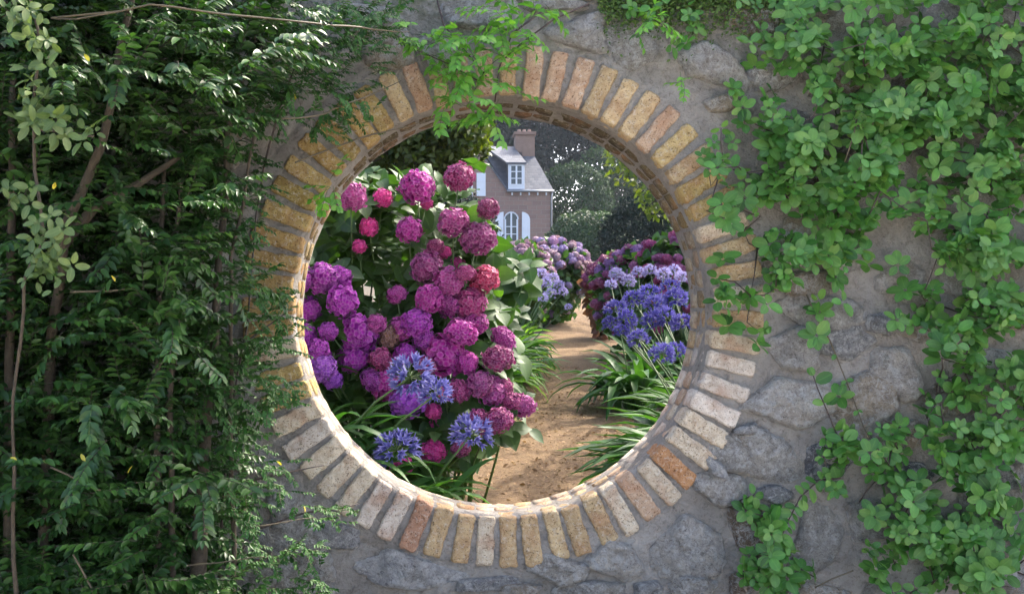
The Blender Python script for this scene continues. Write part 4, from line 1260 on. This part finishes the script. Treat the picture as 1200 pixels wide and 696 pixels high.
# ------------------------------------------------------------------ trees
def tree(name, label, base, trunk_pts, trunk_r, blobs, leaf, nper, mleaf, mbark, seed, tpl=T_small, group=None, cat='tree', shell=0.5, limbs=3, gap=0.0):
    """blobs: (x, y, z, rx, ry, rz); limbs run from the trunk into every blob"""
    r = np.random.default_rng(seed); root = thing(name, label, cat, base, group)
    mb = MB(); mb.tube(trunk_pts, trunk_r, 9); mb.build('trunk', mbark, root, True)
    br = MB(); Ls = []; Ns = []
    top = [Vector(p_) for p_ in trunk_pts[1:]]
    for (x, y, z, rx, ry, rz) in blobs:
        c = Vector((x, y, z)); src = min(top, key=lambda q_: (q_ - c).length + max(0, q_.z - c.z) * 2)
        rr = min(trunk_r) * 0.7
        mid = src.lerp(c, .55) + Vector((r.normal(0, .1), r.normal(0, .1), -.08 * (c - src).length))
        br.tube([src, src.lerp(mid, .5), mid, c], [rr, rr * .8, rr * .6, rr * .35], 6)
        for k in range(limbs * 3):
            d = r.normal(0, 1, 3); d /= np.linalg.norm(d); e = c + Vector(d * [rx, ry, rz]) * .9
            br.tube([c, c.lerp(e, .5) + Vector(r.normal(0, .05, 3)) * rx, e], [rr * .3, rr * .2, rr * .08], 4)
        n = int(nper * max(rx * rz, 0.45))
        d = r.normal(0, 1, (n, 3)); d /= np.linalg.norm(d, axis=1, keepdims=True)
        rad = r.random(n) ** shell
        pts = np.array(c) + d * np.array([rx, ry, rz]) * rad[:, None]
        f = 1.1 / max(0.3, rx * 0.6)
        keep = np.array([noise.noise(Vector(p_) * f + Vector((seed, 0, 0))) > gap - 0.3 * (1 - q_) for p_, q_ in zip(pts, rad)])
        Ls.append(pts[keep]); Ns.append(d[keep])
    br.build('branches', mbark, root, True)
    L = np.concatenate(Ls); N = np.concatenate(Ns); m_ = len(L)
    R = frames(r.normal(0, 1, (m_, 3)) + [0, 0, -.3], N * 0.6 + r.normal(0, .6, (m_, 3)) + [0, 0, .5])
    me = tpl.merge('crown', R, L - np.array(root.location), r.uniform(leaf * .7, leaf * 1.3, m_), mleaf)
    o = obj('crown', me, None, root); o['kind'] = 'stuff'
    return root

# tree whose low branches fill the top left of the view
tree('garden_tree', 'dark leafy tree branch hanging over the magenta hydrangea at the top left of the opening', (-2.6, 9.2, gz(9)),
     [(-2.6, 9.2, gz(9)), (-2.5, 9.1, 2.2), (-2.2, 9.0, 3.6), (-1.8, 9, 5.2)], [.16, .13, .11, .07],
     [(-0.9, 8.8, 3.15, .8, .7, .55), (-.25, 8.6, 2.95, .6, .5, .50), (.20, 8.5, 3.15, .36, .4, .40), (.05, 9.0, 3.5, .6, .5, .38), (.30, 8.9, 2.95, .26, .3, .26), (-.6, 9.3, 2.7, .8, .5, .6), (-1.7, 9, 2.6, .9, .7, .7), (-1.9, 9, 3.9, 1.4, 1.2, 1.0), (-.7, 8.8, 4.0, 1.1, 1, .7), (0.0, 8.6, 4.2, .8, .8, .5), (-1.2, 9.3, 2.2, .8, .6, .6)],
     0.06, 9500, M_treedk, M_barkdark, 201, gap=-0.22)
# tree at the right whose lit leaves show in the opening and whose crown shades the path
tree('garden_tree', 'tree with sunlit yellow green leaves at the upper right of the opening', (5.8, 14.2, gz(14)),
     [(5.8, 14.2, gz(14)), (5.6, 14, 3.2), (5.0, 13.8, 4.8), (4.6, 13.6, 6.4)], [.2, .17, .13, .08],
     [(2.75, 13, 3.45, .50, .5, .42), (3.1, 13, 3.0, .45, .5, .36), (3.6, 13.2, 3.1, .6, .6, .6), (3.4, 13.3, 3.9, .7, .7, .4), (4.2, 13.4, 4.4, .9, .9, .7), (4.6, 13.5, 5.8, 1.5, 1.5, 1.1), (3.3, 12.5, 6.3, 1.3, 1.3, .8), (5.6, 13.6, 6.6, 1.7, 1.6, 1.2), (4.4, 14.6, 7.2, 1.5, 1.5, .9)],
     0.085, 1500, M_treelit, M_barkdark, 202, gap=0.10)
tree('garden_tree', 'tall tree behind the wall whose crown dapples the near path, above the opening', (3.9, 7.6, gz(7.6)),
     [(3.9, 7.6, gz(7.6)), (3.8, 7.7, 2.6), (3.4, 7.9, 4.2), (3.0, 8.1, 5.6)], [.17, .14, .11, .07],
     [(3.6, 8.4, 5.5, 1.1, 1.0, .6), (4.3, 9.6, 5.7, 1.2, 1.1, .7), (4.9, 10.8, 5.8, 1.1, 1.1, .6), (4.2, 11.6, 6.0, 1.2, 1.1, .7), (5.4, 12.2, 5.9, 1.1, 1.1, .7), (5.4, 9.6, 5.6, 1.2, 1.2, .6), (3.3, 7.0, 5.5, .9, .8, .5), (3.2, 9.8, 6.0, .9, .9, .5)],
     0.12, 1000, M_treelit, M_barkdark, 203, gap=0.27)
tree('garden_tree', 'unseen tree added beside the path so its crown shades the middle of the walk, above the opening', (8.2, 19, gz(19)),
     [(8.2, 19, gz(19)), (8.0, 18.9, 3.8), (7.4, 18.7, 5.4), (7.0, 18.6, 6.8)], [.19, .16, .12, .08],
     [(6.3, 16.8, 6.4, 1.2, 1.2, .7), (7.0, 18.4, 6.6, 1.4, 1.3, .8), (7.6, 20.4, 6.8, 1.4, 1.3, .8), (6.4, 19.4, 7.0, 1.1, 1.1, .6), (7.6, 22.4, 7.0, 1.4, 1.3, .8), (6.2, 21.6, 6.8, 1.2, 1.2, .6)],
     0.14, 900, M_treelit, M_barkdark, 204, gap=0.24)  # extra tree out of view, crown placed to shade the sunlit path

# clipped rounded hedge
def mass(name, label, cat, cpx, cpy, Y, rx, ry, rz, n, leaf, mleaf, seed, group=None, gap=-0.4):
    c = P(cpx, cpy, Y); r = np.random.default_rng(seed)
    b0 = (c.x, c.y, ground_z(Y))
    root = thing(name, label, cat, b0, group)
    D = r.normal(0, 1, (n, 3)); D /= np.linalg.norm(D, axis=1, keepdims=True)
    bumpy = np.array([1 + 0.10 * noise.noise(Vector(d) * 3 + Vector((seed, 0, 0))) + .05 * noise.noise(Vector(d) * 9) for d in D])
    L = np.array(c) + D * [rx, ry, rz] * (bumpy * r.uniform(0.88, 1.02, n))[:, None]
    L[:, 2] = np.maximum(L[:, 2], ground_z(Y) + 0.02)
    R = frames(D * .3 + r.normal(0, .8, (n, 3)), D + r.normal(0, .4, (n, 3)))
    o = obj('foliage', T_small.merge('foliage', R, L - np.array(root.location), r.uniform(leaf * .7, leaf * 1.3, n), mleaf), None, root); o['kind'] = 'stuff'
    mb = MB()
    for k in range(6):
        a = k * 1.05; mb.tube([root.location, Vector(root.location) + Vector((rx * .3 * math.cos(a), ry * .3 * math.sin(a), rz * .6)), c + Vector((rx * .6 * math.cos(a), ry * .6 * math.sin(a), rz * .2))], [.08, .05, .03], 5)
    mb.build('stem', M_barkdark, root, True)
    return root
mass('rounded_hedge', 'dark rounded clipped hedge beyond the end of the path', 'hedge', 690, 292, 40, 1.72, 1.4, 1.5, 26000, 0.10, M_hedge, 301)
mass('shrub', 'grey green bushy shrub between the house and the rounded hedge', 'shrub', 672, 238, 66, 2.6, 2, 2.6, 12000, 0.2, M_treemid, 302)
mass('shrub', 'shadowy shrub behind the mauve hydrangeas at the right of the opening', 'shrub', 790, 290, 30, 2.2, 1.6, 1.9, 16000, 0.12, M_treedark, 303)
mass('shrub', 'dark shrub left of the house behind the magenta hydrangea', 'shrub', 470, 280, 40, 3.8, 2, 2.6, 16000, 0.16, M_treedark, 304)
mass('shrub', 'shrub beyond the right border, past the plum hydrangea', 'shrub', 880, 300, 26, 2.2, 1.6, 2.0, 12000, 0.12, M_treemid, 305)

def ftree(name, label, px, Y, topy, blobs_px, leaf, nper, ml_, seed, gap=0.0, tr=0.35):
    b0 = P(px, 300, Y); z0 = ground_z(Y); topz = P(px, topy, Y).z
    bl = []
    for (bx, by, bw, bh) in blobs_px:
        c = P(bx, by, Y); bl.append((c.x, Y + random.uniform(-1, 1), c.z, bw / F * Y, bw / F * Y * .8, bh / F * Y))
    pts = [(b0.x, Y, z0), (b0.x + .1, Y, z0 + (topz - z0) * .35), (b0.x - .1, Y, z0 + (topz - z0) * .7), (b0.x, Y, topz)]
    return tree(name, label, (b0.x, Y, z0), pts, [tr, tr * .8, tr * .55, tr * .3], bl, leaf, nper, ml_, M_barkdark, seed, group='trees beyond the garden', gap=gap, limbs=2)
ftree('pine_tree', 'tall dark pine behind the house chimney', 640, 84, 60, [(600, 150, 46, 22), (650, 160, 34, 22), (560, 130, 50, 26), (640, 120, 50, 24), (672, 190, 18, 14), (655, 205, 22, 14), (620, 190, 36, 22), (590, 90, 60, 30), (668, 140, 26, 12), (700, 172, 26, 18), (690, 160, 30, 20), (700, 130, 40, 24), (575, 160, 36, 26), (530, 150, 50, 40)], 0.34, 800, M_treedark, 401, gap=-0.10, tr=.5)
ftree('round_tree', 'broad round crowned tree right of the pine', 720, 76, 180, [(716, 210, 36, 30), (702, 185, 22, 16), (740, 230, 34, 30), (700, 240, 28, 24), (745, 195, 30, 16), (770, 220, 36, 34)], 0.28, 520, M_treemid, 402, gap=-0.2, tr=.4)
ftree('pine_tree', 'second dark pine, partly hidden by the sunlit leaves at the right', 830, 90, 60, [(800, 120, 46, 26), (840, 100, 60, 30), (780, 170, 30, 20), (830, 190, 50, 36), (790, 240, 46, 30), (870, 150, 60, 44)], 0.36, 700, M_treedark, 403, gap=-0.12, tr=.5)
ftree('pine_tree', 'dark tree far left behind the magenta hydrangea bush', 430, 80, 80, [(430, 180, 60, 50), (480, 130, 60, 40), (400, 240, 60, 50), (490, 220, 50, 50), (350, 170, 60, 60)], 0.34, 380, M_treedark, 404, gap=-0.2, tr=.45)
ftree('round_tree', 'low hazy trees closing the view behind the hedge', 690, 100, 200, [(660, 262, 40, 26), (720, 265, 40, 24), (780, 262, 40, 28), (620, 270, 40, 30), (840, 262, 40, 34), (560, 260, 40, 34), (500, 260, 50, 40), (900, 250, 50, 44), (430, 260, 50, 40)], 0.4, 420, M_treemid, 405, gap=-0.3, tr=.3)
ftree('round_tree', 'round tree beyond the garden, outside the right of the opening', 1050, 80, 100, [(1000, 200, 70, 60), (1060, 160, 70, 60), (1100, 230, 70, 60), (950, 250, 50, 40)], 0.4, 260, M_treemid, 406, gap=-0.2, tr=.4)
ftree('round_tree', 'round tree beyond the garden, outside the left of the opening', 250, 80, 100, [(220, 200, 70, 60), (280, 160, 70, 60), (160, 230, 70, 60)], 0.4, 260, M_treemid, 407, gap=-0.2, tr=.4)

# ------------------------------------------------------------------ the house
HY0 = 60.0
def make_house():
    s = HY0 / F
    zg = ground_z(HY0)
    root = thing('house', 'small pinkish stone house with steep slate roof, dormer and chimney beyond the garden', 'house', (P(600, 0, HY0).x, HY0, zg))
    X = lambda px: (px - 500) * s
    Z = lambda py: CAMZ + (352 - py) * s
    # stone wall material
    m, nt, b, out = new_mat('house_stone')
    g_ = nt.nodes.new('ShaderNodeNewGeometry')
    mp = nt.nodes.new('ShaderNodeMapping'); mp.inputs['Rotation'].default_value = (math.radians(90), 0, 0)
    nt.links.new(g_.outputs['Position'], mp.inputs['Vector'])
    bt = nt.nodes.new('ShaderNodeTexBrick'); nt.links.new(mp.outputs[0], bt.inputs['Vector'])
    bt.inputs['Color1'].default_value = (0.27, 0.175, 0.135, 1); bt.inputs['Color2'].default_value = (0.22, 0.145, 0.12, 1); bt.inputs['Mortar'].default_value = (0.27, 0.22, 0.19, 1)
    bt.inputs['Scale'].default_value = 1.0; bt.inputs['Brick Width'].default_value = 0.55; bt.inputs['Row Height'].default_value = 0.27; bt.inputs['Mortar Size'].default_value = 0.02
    nz = tex_noise(nt, 1.7, 6, .6, g_.outputs['Position'])
    nt.links.new(mixc(nt, math_n(nt, 'MULTIPLY', nz, .5), bt.outputs['Color'], (0.22, 0.15, 0.13)), b.inputs['Base Color']); b.inputs['Roughness'].default_value = .95
    bump(nt, b, bt.outputs['Fac'], -0.02)
    M_hs = m
    m, nt, b, out = new_mat('roof_slate')
    g_ = nt.nodes.new('ShaderNodeNewGeometry')
    mp = nt.nodes.new('ShaderNodeMapping'); mp.inputs['Rotation'].default_value = (math.radians(90), 0, 0)
    nt.links.new(g_.outputs['Position'], mp.inputs['Vector'])
    bt = nt.nodes.new('ShaderNodeTexBrick'); nt.links.new(mp.outputs[0], bt.inputs['Vector'])
    bt.inputs['Color1'].default_value = (0.045, 0.055, 0.075, 1); bt.inputs['Color2'].default_value = (0.10, 0.11, 0.13, 1); bt.inputs['Mortar'].default_value = (0.06, 0.065, 0.08, 1)
    bt.inputs['Scale'].default_value = 1.0; bt.inputs['Brick Width'].default_value = 0.26; bt.inputs['Row Height'].default_value = 0.17; bt.inputs['Mortar Size'].default_value = 0.014
    nt.links.new(bt.outputs['Color'], b.inputs['Base Color']); b.inputs['Roughness'].default_value = .55
    bump(nt, b, bt.outputs['Fac'], -0.03)
    M_sl = m
    M_wh = plain('painted_wood', (0.62, 0.66, 0.72), .5, 5, .08, 0)
    M_gl, nt, b, out = new_mat('window_glass')
    b.inputs['Base Color'].default_value = (0.03, 0.045, 0.06, 1); b.inputs['Roughness'].default_value = .05
    M_in = plain('gutter_metal', (0.25, 0.27, 0.30), .4, 5, .1, 0)
    D = 6.0; y0 = HY0
    xl, xr = X(500), X(645); ze = Z(222); yr = y0 + 2.6; zr = P(0, 173, yr).z; XR = lambda px: (px - 500) / F * yr; ZR = lambda py: P(0, py, yr).z
    gx0, gx1, gxa, gza = X(504), X(594), X(549), Z(160)
    # front wall as one polygon prism with gable, openings recessed
    mb = MB()
    pf = [(xl, zg - .3), (xr, zg - .3), (xr, ze), (gx1, ze), (gxa, gza), (gx0, ze), (xl, ze)]
    n = len(pf)
    V = [(x, y0, z) for x, z in pf] + [(x, y0 + .45, z) for x, z in pf]
    mb.add(V, [tuple(range(n)), tuple(range(2 * n - 1, n - 1, -1))] + [((i + 1) % n, i, i + n, (i + 1) % n + n) for i in range(n)])
    mb.box((xl, y0 + .45, zg - .3), (xl + .4, y0 + D, ze)); mb.box((xr - .4, y0 + .45, zg - .3), (xr, y0 + D, ze)); mb.box((xl + .4, y0 + D - .4, zg - .3), (xr - .4, y0 + D, ze))
    mb.build('wall', M_hs, root)
    # main roof, hipped at the right
    mb = MB(); oh = .18
    A = (xl - .1, y0 - oh, ze - .08); B = (xr + oh, y0 - oh, ze - .08); Cc = (xr + oh, y0 + D + oh, ze - .08); Dd = (xl - .1, y0 + D + oh, ze - .08)
    E = (xl - .1, yr, zr); Fp = (X(626), yr, zr)
    # leave the cross gable's front free: eave starts right of it
    A2 = (gx1 + .02, y0 - oh, ze - .08)
    mb.add([A2, B, Fp, (gx1 - 1.4, yr, zr), Cc, Dd, E], [(0, 1, 2, 3), (1, 4, 2), (4, 5, 6, 2)])
    # undersides
    mb.add([(v[0], v[1], v[2] - .1) for v in (A2, B, Cc, Dd)], [(3, 2, 1, 0)])
    # cross gable slopes
    ax = (gxa, y0 - .12, gza + .12); ax2 = (gxa, y0 + 3.2, gza + .12)
    for sx in (gx0 - .15, gx1 + .12):
        e1 = (sx, y0 - .12, ze - .12); e2 = (sx, y0 + 3.2, ze - .12)
        mb.add([e1, e2, ax2, ax], [(0, 1, 2, 3)]); mb.add([(v[0], v[1], v[2] - .09) for v in (e1, e2, ax2, ax)], [(3, 2, 1, 0)])
        mb.add([e1, ax, (ax[0], ax[1], ax[2] - .14), (e1[0], e1[1], e1[2] - .14)], [(0, 1, 2, 3)])
    roof = mb.build('roof', M_sl, root)
    # chimney
    mb = MB(); mb.box((XR(603), yr - .6, zr - 1.6), (XR(625.5), yr + .4, ZR(160))); mb.box((XR(601.5), yr - .7, ZR(160)), (XR(627), yr + .5, ZR(156.5)))
    ch = mb.build('chimney', plain('chimney_stone', (0.22, 0.145, 0.11), .9, 4, .3, .02), root)
    mb = MB()
    for k in range(3): x = XR(608 + 6 * k); mb.tube([(x, yr - .1, ZR(157)), (x, yr - .1, ZR(152.5))], [.13, .10], 8)
    mb.build('chimney_pot', plain('clay_pot', (0.30, 0.2, 0.16), .8, 8, .2, 0), ch)
    # dormer
    dx0, dx1 = X(595.5), X(614.5); dz0, dz1 = Z(222) - .02, Z(191.5)
    dm = MB()
    dm.add([(dx0, y0 - .06, dz0), (dx0, y0 - .06, dz1), (dx0, yr - .1, zr - .1), (dx0 + .08, y0 - .06, dz0), (dx0 + .08, y0 - .06, dz1), (dx0 + .08, yr - .1, zr - .1)], [(0, 1, 2), (5, 4, 3), (0, 3, 4, 1)])
    dm.add([(dx1 - .08, y0 - .06, dz0), (dx1 - .08, y0 - .06, dz1), (dx1 - .08, yr - .1, zr - .1), (dx1, y0 - .06, dz0), (dx1, y0 - .06, dz1), (dx1, yr - .1, zr - .1)], [(0, 1, 2), (5, 4, 3), (0, 3, 4, 1)])
    dorm = dm.build('dormer', M_sl, root)
    mb = MB()
    a_, b__ = dx0 - .1, dx1 + .1; bx0 = X(571)
    mb.add([(a_, y0 - .2, dz1 + .03), (b__, y0 - .2, dz1 + .03), (b__ - .5, yr - .05, zr + .05), (bx0, yr - .05, zr + .05), (a_, y0 - .2, dz1 - .09), (b__, y0 - .2, dz1 - .09), (b__ - .5, yr - .05, zr - .08), (bx0, yr - .05, zr - .08)],
           [(0, 1, 2, 3), (7, 6, 5, 4), (0, 4, 5, 1), (1, 5, 6, 2), (3, 7, 4, 0)])
    mb.build('dormer_roof', M_sl, dorm)
    def window(x0, x1, z0, z1, y, nx, nz, par, arch=False, fw=.07):
        fr = MB(); gl = MB()
        fr.box((x0, y - .06, z0), (x0 + fw, y + .02, z1)); fr.box((x1 - fw, y - .06, z0), (x1, y + .02, z1))
        fr.box((x0 + fw, y - .058, z0), (x1 - fw, y + .018, z0 + fw)); 
        if not arch: fr.box((x0 + fw, y - .058, z1 - fw), (x1 - fw, y + .018, z1))
        xc = (x0 + x1) / 2; fr.box((xc - .05, y - .065, z0 + fw), (xc + .05, y + .015, z1 - fw * (0 if arch else 1)))
        for sx0, sx1 in ((x0 + fw, xc - .05), (xc + .05, x1 - fw)):
            for k in range(1, nx): xx = sx0 + (sx1 - sx0) * k / nx; fr.box((xx - .015, y - .05, z0 + fw), (xx + .015, y + .01, z1 - fw))
            for k in range(1, nz): zz = z0 + (z1 - z0) * k / nz; fr.box((sx0, y - .052, zz - .022), (sx1, y + .008, zz + .022))
        ztop = z1
        if arch:
            rr = (x1 - x0) / 2; pts = [(xc - rr * math.cos(math.pi * k / 10), z1 + rr * math.sin(math.pi * k / 10) * 1.0) for k in range(11)]
            fr.tube([(px_, y - .02, pz) for px_, pz in pts], .045, 4)
            fr.box((xc - .05, y - .065, z1), (xc + .05, y + .015, z1 + rr - .02))
            gl.add([(a, y - .012, c) for a, c in pts], [tuple(range(10, -1, -1))])
        gl.add([(x0, y - .01, z0), (x1, y - .01, z0), (x1, y - .01, z1), (x0, y - .01, z1)], [(0, 1, 2, 3)])
        f = fr.build('window', M_wh, par); gl.build('pane', M_gl, f)
        return f
    window(X(597.5), X(612.5), Z(217.5), Z(193.5), y0 - .08, 1, 3, root)
    mb = MB(); mb.box((X(595.4), y0 - .10, Z(222.5)), (X(614.6), y0 - .03, Z(217.5))); mb.box((X(595.4), y0 - .10, Z(217.5)), (X(597.5), y0 - .04, Z(193.5))); mb.box((X(612.5), y0 - .10, Z(217.5)), (X(614.6), y0 - .04, Z(193.5))); mb.box((X(595.4), y0 - .102, Z(193.5)), (X(614.6), y0 - .04, Z(190.8)))
    mb.build('dormer_front', M_wh, root)
    window(X(591), X(607), Z(292), Z(257), y0 - .03, 1, 4, root, True, .1)
    window(X(536), X(554), Z(232), Z(206), y0 - .03, 1, 3, root, False, .1)
    def shutter(x0, x1, z0, z1, side):
        mb = MB(); rr = (x1 - x0)
        pts = [(x0, z0), (x1, z0)]
        if side < 0: arc = [(x1, z1)] + [(x1 - rr * math.sin(t) , z1 + .0 + rr * 1.0 * math.cos(t) ) for t in [k * math.pi / 14 for k in range(8)]]
        else: arc = [(x0 + rr * math.sin(t), z1 + rr * math.cos(t)) for t in [k * math.pi / 14 for k in range(7, -1, -1)]] + [(x0, z1)]
        if side == 0: arc = [(x1, z1), (x0, z1)]
        pts += arc[1:] if side < 0 else arc[:-1] if side > 0 else arc
        n = len(pts)
        V = [(x, y0 - .09, z) for x, z in pts] + [(x, y0 - .02, z) for x, z in pts]
        mb.add(V, [tuple(range(n)), tuple(range(2 * n - 1, n - 1, -1))] + [((i + 1) % n, i, i + n, (i + 1) % n + n) for i in range(n)])
        for k in range(1, 3):
            zz = z0 + (z1 - z0) * k / 3; mb.box((x0 + .04, y0 - .12, zz - .05), (x1 - .04, y0 - .09, zz + .05))
        mb.build('shutter', M_wh, root)
    shutter(X(580.5), X(590), Z(290), Z(258), -1)
    shutter(X(611.5), X(621), Z(290), Z(258), 1)
    shutter(X(558.5), X(569), Z(230), Z(203), 0)
    shutter(X(521), X(531), Z(230), Z(203), 0)
    mb = MB(); mb.tube([(gx1, y0 - .24, ze - .12), (xr + .2, y0 - .24, ze - .12)], .06, 6); mb.tube([(xr + .1, y0 - .2, ze - .14), (xr + .06, y0 - .07, ze - .5), (xr + .06, y0 - .07, zg)], .05, 6)
    mb.build('gutter', M_in, root, True)
    mb = MB()
    for k in range(5): x = X(600 + 10 * k); mb.box((x - .04, y0 - .16, ze - .36), (x + .04, y0 - .002, ze - .2))
    mb.build('eave_bracket', M_wh, root)
make_house()

# ------------------------------------------------------------------ haze
hz = MB(); hz.box((-118, -14, -1.0), (118, 165, 17.0))
m = bpy.data.materials.new('haze_air'); m.use_nodes = True; nt = m.node_tree
for n in list(nt.nodes): nt.nodes.remove(n)
out = nt.nodes.new('ShaderNodeOutputMaterial'); pv = nt.nodes.new('ShaderNodeVolumePrincipled')
pv.inputs['Color'].default_value = (0.72, 0.80, 0.95, 1); pv.inputs['Density'].default_value = 0.0003; pv.inputs['Anisotropy'].default_value = 0.4
nt.links.new(pv.outputs[0], out.inputs['Volume'])
o = hz.build('haze', m); o['kind'] = 'stuff'; o['label'] = 'thin bluish haze over the far garden'
